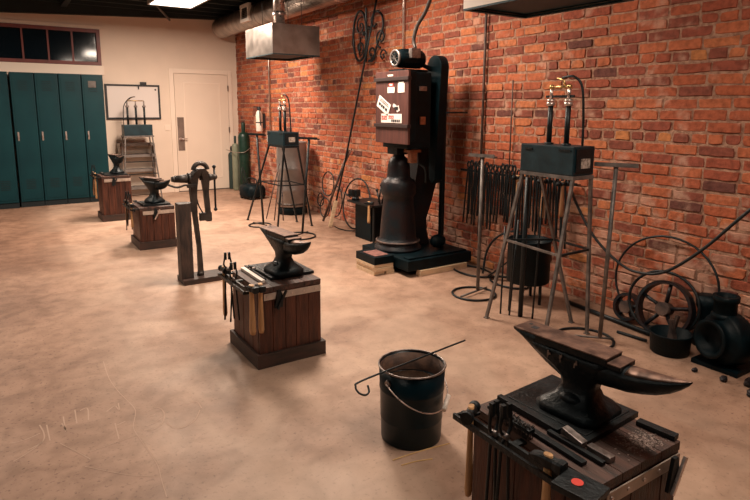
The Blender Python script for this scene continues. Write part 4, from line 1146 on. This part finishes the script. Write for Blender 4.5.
    c = MB(); c.prism(o, .09, TR(P(3.455, (y0+y1)/2, 0))@RZ(PI/2)@RX(PI/2)@TR((0, 0, -.045)), bev=.008); c.build('belt_guard', 'black_paint', r)
    c = MB(); c.box(P(3.45, 4.08, 1.46), P(3.68, 4.125, 1.475)); c.build('guard_bracket', 'black_steel', r)
    c = MB(); c.cone(P(3.35, 4.36, 1.905), P(3.44, 4.30, 1.85), .02, .02, 10); c.build('drive_shaft', 'dark_iron', r)
    # upright post at the wall side
    c = MB(); c.box(P(3.565, 4.29, .1505), P(3.605, 4.33, 1.90), bev=.003); c.build('upright_post', 'black_steel', r)
    c = MB()
    for z in (1.0,): c.box(P(3.56, 4.331, z), P(3.60, 4.47, z+.03))
    c.build('brace', 'black_steel', r)
    # small fittings on the column side
    MB().box(P(3.21, 4.185, 1.36), P(3.27, 4.199, 1.43), bev=.003).build('fitting', 'cylinder_brass', r, 'small copper fitting low beside the box')
    MB().box(P(3.20, 4.188, 1.66), P(3.28, 4.199, 1.70), bev=.003).build('fitting', 'worn_steel', r)
    # foot pedal loop
    c = MB(); c.ball(P(3.50, 4.25, .235), .075, 2, (1.2, .8, .9)); c.build('gearbox', 'black_paint', r)
power_hammer()
cd = smooth_path([(3.20, 4.27, 2.035), (3.20, 4.29, 2.12), (3.20, 4.24, 2.23), (3.20, 4.13, 2.33), (3.20, 4.05, 2.46), (3.2, 4.0, 2.62), (3.2, 3.98, ZJ-.01)], 6)
tag(MB().tube(cd, .017, 10).build('flexible_conduit', 'galv_dark'), 'curving flexible conduit from the hammer motor up to the ceiling', 'conduit')

# timber under and beside the base
def block(name, a, b, m, label, grp='timber blocks by the power hammer', rz=0, cat='timber'):
    c = Vector(((a[0]+b[0])/2, (a[1]+b[1])/2, a[2])); h = (Vector(b)-Vector(a))
    o = MB().box((-h.x/2, -h.y/2, 0), (h.x/2, h.y/2, h.z), bev=.004).build(name, m); o.location = c; o.rotation_euler = (0, 0, rz)
    return tag(o, label, cat, grp)
block('timber_block', (3.10, 4.0, 0), (3.66, 4.07, .053), 'pale_wood', 'long pale timber under the front of the hammer slab')
block('timber_block', (3.0, 4.35, 0), (3.1, 4.75, .053), 'skirt_brown', 'dark timber under the left end of the hammer slab')
block('timber_block', (3.25, 4.66, 0), (3.6, 4.76, .053), 'skirt_brown', 'dark timber under the back of the hammer slab')
block('timber_block', (2.755, 4.24, 0), (2.87, 4.55, .034), 'pale_wood', 'bottom pale board of the stack, left piece')
block('timber_block', (2.88, 4.22, 0), (2.965, 4.55, .034), 'pale_wood', 'bottom pale board of the stack, right piece')
block('timber_block', (2.76, 4.22, .0345), (2.955, 4.56, .068), 'pale_wood', 'middle pale board of the stack left of the hammer')
block('timber_block', (2.75, 4.23, .0685), (2.96, 4.55, .10), 'pale_wood', 'upper pale board directly under the dark block')
def die_box():
    r = empty('die_block', (2.855, 4.385, .1005), 0, 'dark block with rusty red top on the stack of pale boards', 'block')
    MB().box((-.105, -.16, 0), (.108, .165, .07), bev=.005).build('block_body', 'black_paint', r)
    MB().box((-.075, -.12, .0705), (.075, .09, .074)).build('rusty_top', 'red_top', r, 'rusty red patch')
die_box()
def tool_table():
    r = empty('tool_cabinet', (3.57, 5.54, 0), R(0), 'small black cabinet left of the power hammer', 'cabinet')
    MB().box((-.11, -.14, 0), (.14, .20, .42), bev=.004).build('body', 'black_paint', r)
    MB().box((-.20, -.3, .422), (.15, .24, .445), bev=.003).build('top', 'black_steel', r)
    MB().box((-.17, -.29, 0), (-.15, -.27, .422)).box((.11, -.29, 0), (.13, -.27, .422)).build('leg', 'black_steel', r)
tool_table()
def small_vise():
    r = empty('bench_vise', (3.44, 5.70, .4455), R(20), 'small black bench vice on the left end of the cabinet top', 'vise')
    MB().cone((0, 0, 0), (0, 0, .04), .05, .035, 12).box((-.03, -.035, .04), (.05, .035, .12), bev=.005).build('base', 'black_steel', r)
    MB().box((-.10, -.03, .05), (-.06, .03, .13), bev=.005).cone((-.06, 0, .075), (-.03, 0, .075), .015, .015, 8).build('jaw', 'black_steel', r)
    MB().cone((-.16, 0, .075), (-.10, 0, .075), .010, .010, 8).cone((-.15, -.05, .05), (-.15, .05, .10), .005, .005, 6).build('screw', 'black_steel', r)
small_vise()
for i, (y, x, a, L) in enumerate(((5.42, 3.58, 8, .19), (5.36, 3.62, -5, .17), (5.31, 3.55, 12, .21), (5.27, 3.5, -14, .15))):
    o = MB().cone((0, 0, 0), (0, 0, L), .009, .009, 8).cone((0, 0, L), (0, 0, L+.03), .016, .014, 8).build('punch', 'black_steel'); o.location = (x, y, .447); o.rotation_euler = (R(a), R(a/2), 0)
    tag(o, ['dark punch standing on the cabinet top, farthest', 'dark punch standing second on the cabinet top', 'tallest dark punch standing on the cabinet top', 'dark punch leaning nearest to the hammer'][i], 'punch', 'punches on the cabinet top')
hammer((3.345, 5.26, .475), R(40), 'light-handled hammer hanging at the front of the cabinet top', hl=.22, grp='hammers at the cabinet')

# ================================================================== TONG RACK ON THE WALL
def rack():
    r = empty('tong_rack', (3.78, 3.6, .925), 0, 'dark wall rail carrying the hanging tongs behind the nearest forge', 'rack')
    MB().box((-.06, -.74, -.008), (-.045, .60, .012)).build('rail', 'black_steel', r)
    for y in (-.72, -.3, .2, .58): MB().box((-.06, y-.01, -.008), (.012, y+.01, .0)).build('bracket', 'black_steel', r)
rack()
rn = random.Random(21)
def make_hung_tongs(L, sp):
    r = empty('tongs', (0, 0, 0), 0, '', 'tongs', 'tongs hanging on the wall rail')
    for s in (-1, 1):
        pts = [(0, s*.006, .075), (0, s*.018, .05), (0, s*.016, .03), (0, 0, .0), (0, -s*.010, -.04), (0, -s*sp, -L*.6), (0, -s*sp*1.15, -L)]
        MB().tube(smooth_path(pts, 3), .0085, 6).build('jaw_and_rein', 'black_steel', r)
    MB().cone((-.012, 0, 0), (.012, 0, 0), .011, seg=8).build('rivet', 'black_steel', r)
    return r
protos = [make_hung_tongs(.44, .016), make_hung_tongs(.52, .020), make_hung_tongs(.38, .014)]
ys = []
y = 4.08
while y > 2.92:
    ys.append(y); y -= rn.uniform(.042, .056)
ORD = 'first second third fourth fifth sixth seventh eighth ninth tenth eleventh twelfth thirteenth fourteenth fifteenth sixteenth seventeenth eighteenth nineteenth twentieth twenty-first twenty-second twenty-third twenty-fourth twenty-fifth twenty-sixth twenty-seventh twenty-eighth twenty-ninth thirtieth thirty-first thirty-second'.split()
used = [False]*3
for i, y in enumerate(ys):
    k = rn.randrange(3)
    lab = f"black tongs on the wall rail, {ORD[i]} from the left"
    if used[k]: o = copy_tree(protos[k])
    else: o = protos[k]; used[k] = True
    o.location = (3.715+rn.uniform(-.002, .002), y, .925+rn.uniform(-.012, .03)); o.rotation_euler = (rn.uniform(-.06, .06), rn.uniform(0.0, .03), rn.uniform(-.3, .3))
    o['label'] = lab
hammer((3.655, 3.40, .93), R(70), 'light-handled hammer hanging among the tongs behind the nearest forge', hl=.32, kind='ball', grp='hammers on the wall rail')
hammer((3.65, 2.93, .93), R(70), 'dark-handled hammer hanging right of the tongs', hl=.26, dark=True, kind='ball', grp='hammers on the wall rail')
hammer((3.65, 3.12, .93), R(70), 'dark-handled ball hammer behind the right side of the forge stand', hl=.3, dark=True, kind='ball', grp='hammers on the wall rail')

# quench drum with upright bars in front, under forge
def quench():
    r = empty('quench_tank', (3.42, 3.03, 0), 0, 'black cylindrical quench tank on legs behind the nearest forge', 'quench tank')
    MB().lathe([(0, .16), (.155, .16), (.165, .17), (.165, .48), (.17, .485), (.17, .50), (.158, .50), (.158, .44), (0, .44)], (0, 0, 0), 36).build('tank', 'black_paint', r)
    for a in (30, 150, 270):
        x, y = math.cos(R(a))*.13, math.sin(R(a))*.13
        MB().cone((x, y, 0), (x, y, .1595), .012, .012, 8).build('leg', 'black_steel', r)
quench()
for i, (x, y, x2, y2, z2, rr) in enumerate(((3.12, 2.93, 3.13, 2.90, .98, .010), (3.05, 2.86, 3.08, 2.84, .72, .007), (3.10, 2.80, 3.10, 2.79, 1.03, .018), (3.14, 2.72, 3.16, 2.70, .9, .007), (3.02, 2.92, 3.04, 2.93, .66, .007))):
    tag(MB().cone((x, y, .002), (x2, y2, z2), rr, rr, 10).build('upright_bar', 'black_steel'),
        ['slim dark bar standing below the left half of the nearest forge', 'thin rod standing left of the thick upright bar', 'thick dark bar standing under the nearest forge box', 'thin rod standing right of the thick upright bar', 'short thin rod farthest left under the nearest forge'][i], 'bar', 'bars standing under the nearest forge')
# round ring tying the upright bars
# hoops and scrap by the wall left of forge 1
ring_lean(3.86, .012, .13, 3.60, 'low iron hoop flat on the floor below the tongs, left', .009, tilt=R(90), sq=1.7, grp='hoops lying flat below the tongs')
ring_lean(3.42, .012, .13, 3.63, 'low iron hoop flat on the floor below the tongs, right', .009, tilt=R(90), sq=1.5, grp='hoops lying flat below the tongs')
tag(MB().tube(smooth_path([(3.60, 3.72, .02), (3.66, 3.74, .22), (3.70, 3.66, .36), (3.73, 3.5, .44), (3.74, 3.36, .43), (3.74, 3.3, .36)], 6), .010, 8).build('bent_iron_bar', 'black_steel'), 'curved black iron bar leaning below the tongs', 'bar')
bar('iron_bar', (3.58, 3.62, .02), (3.72, 3.20, .42), .04, 'black_steel', 'straight flat black bar slanting below the tongs', 'bar', .012)

# ================================================================== HOOPS, BLOWER AND SCRAP AT THE RIGHT
ring_lean(2.10, .335, .32, 3.72, 'largest thin hoop leaning on bricks at the right', .008, tilt=R(8), sq=1.13, grp='hoops leaning at the right')
ring_lean(2.05, .225, .21, 3.64, 'medium hoop in front of the largest hoop at right', .010, tilt=R(12), sq=1.15, grp='hoops leaning at the right')
def flywheel(y, z, rad, x, tilt, label, hub=True):
    r = empty('flywheel', (x, y, z), 0, label, 'wheel', 'iron wheels heaped at the right')
    r.rotation_euler = (0, tilt, 0)
    mb = MB(); n = 36
    prof = [(-.03, rad), (.03, rad), (.03, rad-.02), (-.03, rad-.02)]
    secs = []
    for i in range(n+1):
        a = 2*PI*i/n
        secs.append([(px_, math.cos(a)*q, math.sin(a)*q) for px_, q in prof])
    mb.loft(secs, caps=False, smooth=False); mb.build('rim', 'cast_iron', r)
    MB().cone((-.04, 0, 0), (.04, 0, 0), .045, .045, 16).build('hub', 'rusty_steel', r)
    for k in range(5):
        a = R(20)+k*2*PI/5; MB().tube([(0, math.cos(a)*.044, math.sin(a)*.044), (0, math.cos(a)*(rad-.02), math.sin(a)*(rad-.02))], .013, 6).build('spoke', 'cast_iron', r)
flywheel(2.02, .195, .19, 3.62, R(14), 'spoked iron wheel in the heap behind the small tub')
flywheel(2.33, .105, .10, 3.69, R(10), 'small spoked wheel left of the larger one')
def small_tub():
    r = empty('tub', (3.43, 1.86, 0), 0, 'low round black tub in front of the spoked wheel', 'tub')
    MB().lathe([(0, 0), (.105, 0), (.112, .006), (.12, .12), (.126, .124), (.126, .13), (.116, .13), (.108, .01), (0, .01)], (0, 0, 0), 36).build('shell', 'black_paint', r)
small_tub()
for i, (dx, dy, a, b, L) in enumerate(((0, .02, 8, 22, .22), (.02, -.03, -12, 15, .20), (-.02, .0, 16, -4, .17))):
    o = MB().box((-.016, -.009, 0), (.016, .009, L), bev=.003).build('scrap_bar', 'rusty_steel'); o.location = (3.44+dx, 1.86+dy, .014); o.rotation_euler = (R(a), R(b)*.4, i)
    tag(o, ['longest scrap bar standing in the small black tub', 'scrap bar at the right in the small black tub', 'shortest scrap bar in the small black tub'][i], 'scrap bar', 'scrap bars in the tub')
def blower():
    r = empty('blower', (3.50, 1.565, 0), R(0), 'black cast blower with round mouth and upright spout at the right edge', 'blower'); r.scale = (.88, .88, .88)
    c = Vector((0, 0, .20)); ax = Vector((-.62, -.55, .0)).normalized()
    ax = Vector((-.72, .25, .05)).normalized()
    MB().lathe([(.165, -.06), (.175, -.05), (.175, .05), (.16, .07), (.125, .085), (.118, .13), (.13, .135), (.13, .15), (.10, .15), (.098, .07), (.0, .055)], c, 36, axis=ax).lathe([(.165, -.06), (0, -.06)], c, 36, axis=ax).build('scroll_housing', 'black_paint', r)
    MB().lathe([(.07, .33), (.07, .45), (.08, .455), (.08, .49), (.062, .49), (.062, .36), (0, .35)], (.0, .03, 0), 28).lathe([(.083, .345), (.083, .36), (.071, .37)], (.0, .03, 0), 28).build('spout', 'black_paint', r)
    MB().box((-.12, -.14, 0), (.18, .16, .03), bev=.004).box((-.02, -.05, .03), (.06, .05, .06)).build('foot', 'black_paint', r)
    MB().cone((.02, -.0, .2), (.2, -.05, .2), .05, .05, 16).build('motor', 'black_paint', r)
blower()
def gear_case():
    r = empty('gear_housing', (3.58, 1.15, 0), R(0), 'black cast housing cut off by the right edge', 'machine part')
    MB().lathe([(0, 0), (.17, 0), (.18, .02), (.18, .18), (.16, .24), (.10, .30), (.09, .36), (0, .37)], (0, 0, 0), 32).build('casing', 'black_paint', r)
    MB().box((-.2, -.2, 0), (.2, .2, .016), bev=.004).build('flange', 'black_paint', r)
gear_case()
# dark lumps between wheel and blower
def lump(loc, sc, seed, label, m='cast_iron'):
    rn_ = random.Random(seed); mb = MB()
    rr = bmesh.ops.create_icosphere(mb.bm, subdivisions=2, radius=1)
    for v in rr['verts']:
        k = 1+rn_.uniform(-.18, .18); v.co = Vector((v.co.x*sc[0]*k, v.co.y*sc[1]*k, max(v.co.z*k, -.8)*sc[2]))
    o = mb.build('iron_scrap', m); o.location = loc
    return tag(o, label, 'scrap', 'scrap castings at the right')
def pulley(x, y, z, rad, L, ax, label):
    o = MB().lathe([(0, 0), (rad, 0), (rad, L*.2), (rad*.75, L*.3), (rad*.75, L*.7), (rad, L*.8), (rad, L), (0, L)], (0, 0, 0), 24, axis=ax).build('iron_pulley', 'black_paint')
    o.location = (x, y, z); return tag(o, label, 'pulley', 'pulleys in the scrap heap')
pulley(3.725, 1.80, .0, .07, .33, (0, 0, 1), 'black pulley standing between the spoked wheel and the blower')
for i, (x, y, s) in enumerate(((3.36, 1.36, .028), (3.30, 1.47, .02), (3.28, 1.62, .015), (3.24, 1.30, .022))):
    lump((x, y, s*.75), (s*1.3, s, s), 40+i, ['largest clinker lump before the blower', 'clinker lump left of the largest one', 'tiny clinker bit near the tub', 'clinker lump nearest the big anvil'][i])
tag(MB().cone((3.62, 2.78, .02), (3.55, 2.06, .02), .016, .016, 10).build('iron_pipe', 'black_steel'), 'dark pipe lying on the floor along the bricks behind the T stand', 'pipe')
tag(MB().cone((3.42, 2.22, .012), (3.44, 2.02, .012), .011, .011, 8).build('short_iron_pipe', 'black_steel'), 'short dark pipe lying left of the small tub', 'pipe')
# air hose
hs = smooth_path([(3.10, 2.55, 1.09), (3.28, 2.58, 1.02), (3.58, 2.76, .84), (3.62, 2.60, .58), (3.62, 2.36, .42), (3.62, 2.18, .40), (3.62, 2.02, .46), (3.62, 1.82, .64), (3.64, 1.64, .86), (3.68, 1.5, 1.04), (3.72, 1.2, 1.42), (3.76, .9, 1.75)], 6)
tag(MB().tube(hs, .010, 8).build('gas_hose', 'rubber'), 'black hose sagging along the bricks from the nearest forge to the right', 'hose')

# ================================================================== FLOOR MARKS
def strokes(name, lines, m, label, cat, w=.004):
    mb = MB()
    for L in lines:
        P = [Vector((p[0], p[1], .0)) for p in L]
        if len(P) > 2: P = [Vector(p) for p in smooth_path(P, 4)]
        for a, b in zip(P, P[1:]):
            d = (b-a)
            if d.length < 1e-5: continue
            n = Vector((-d.y, d.x, 0)).normalized()*w
            v = [mb.bm.verts.new((q.x, q.y, .0008)) for q in (a-n, b-n, b+n, a+n)]
            mb.bm.faces.new(v)
    return tag(mb.build(name, m), label, cat, 'marks on the concrete')
CH = [[(-0.068, 2.893), (-0.01, 2.894), (0.045, 2.918)], [(-0.065, 2.729), (-0.002, 2.775), (0.053, 2.832)], [(0.047, 3.001), (0.06, 2.908), (0.05, 2.833), (-0.007, 2.793)], [(0.076, 2.983), (0.079, 2.824)],
 [(0.15, 3.025), (0.146, 2.869)], [(0.138, 2.961), (0.151, 2.876)], [(0.205, 3.065), (0.199, 2.922)], [(0.226, 3.044), (0.26, 3.05), (0.25, 2.925)], [(0.336, 2.963), (0.381, 3.0), (0.39, 2.94), (0.4, 3.02)], [(0.353, 2.824), (0.345, 2.671)], [(0.353, 2.799), (0.398, 2.816)],
 [(0.504, 2.856), (0.556, 2.873), (0.575, 2.803), (0.547, 2.707), (0.496, 2.67), (0.458, 2.688)], [(0.501, 2.802), (0.533, 2.804)], [(0.473, 2.719), (0.525, 2.732), (0.556, 2.759)], [(0.733, 2.729), (0.685, 2.648), (0.628, 2.614), (0.584, 2.624), (0.563, 2.697)], [(0.695, 2.832), (0.743, 2.822), (0.745, 2.741)]]
CK = [[(0.22, 2.633), (0.318, 2.647), (0.42, 2.662)], [(0.115, 2.776), (0.171, 2.664), (0.215, 2.569)], [(0.188, 2.526), (0.326, 2.373), (0.421, 2.297)], [(0.412, 3.6), (0.405, 3.35), (0.422, 3.153), (0.442, 3.034), (0.459, 2.896), (0.421, 2.745), (0.424, 2.643), (0.436, 2.525), (0.448, 2.373), (0.439, 2.26), (0.431, 2.143)]]
NM = [((0, 4), 'leftmost faint chalk scribble on the concrete at the lower left'), ((4, 6), 'faint chalk letter right of the leftmost scribble'), ((6, 8), 'pair of faint chalk strokes at the middle of the scrawl'),
      ((8, 9), 'faint chalk hook beside the floor crack'), ((9, 11), 'faint chalk letter below the chalk hook'), ((11, 14), 'faint round chalk letter right of the crack'), ((14, 16), 'rightmost faint chalk curve on the concrete')]
for (a, b), lab in NM: strokes('chalk_mark', CH[a:b], 'chalk', lab, 'chalk mark', .003)
strokes('floor_crack', CK[:1]+CK[2:], 'chalk', 'long thin pale crack lines in the concrete by the chalk scrawl', 'crack', .0018)
strokes('floor_crack', CK[1:2], 'chalk', 'short thin pale crack left of the long crack lines', 'crack', .0018)
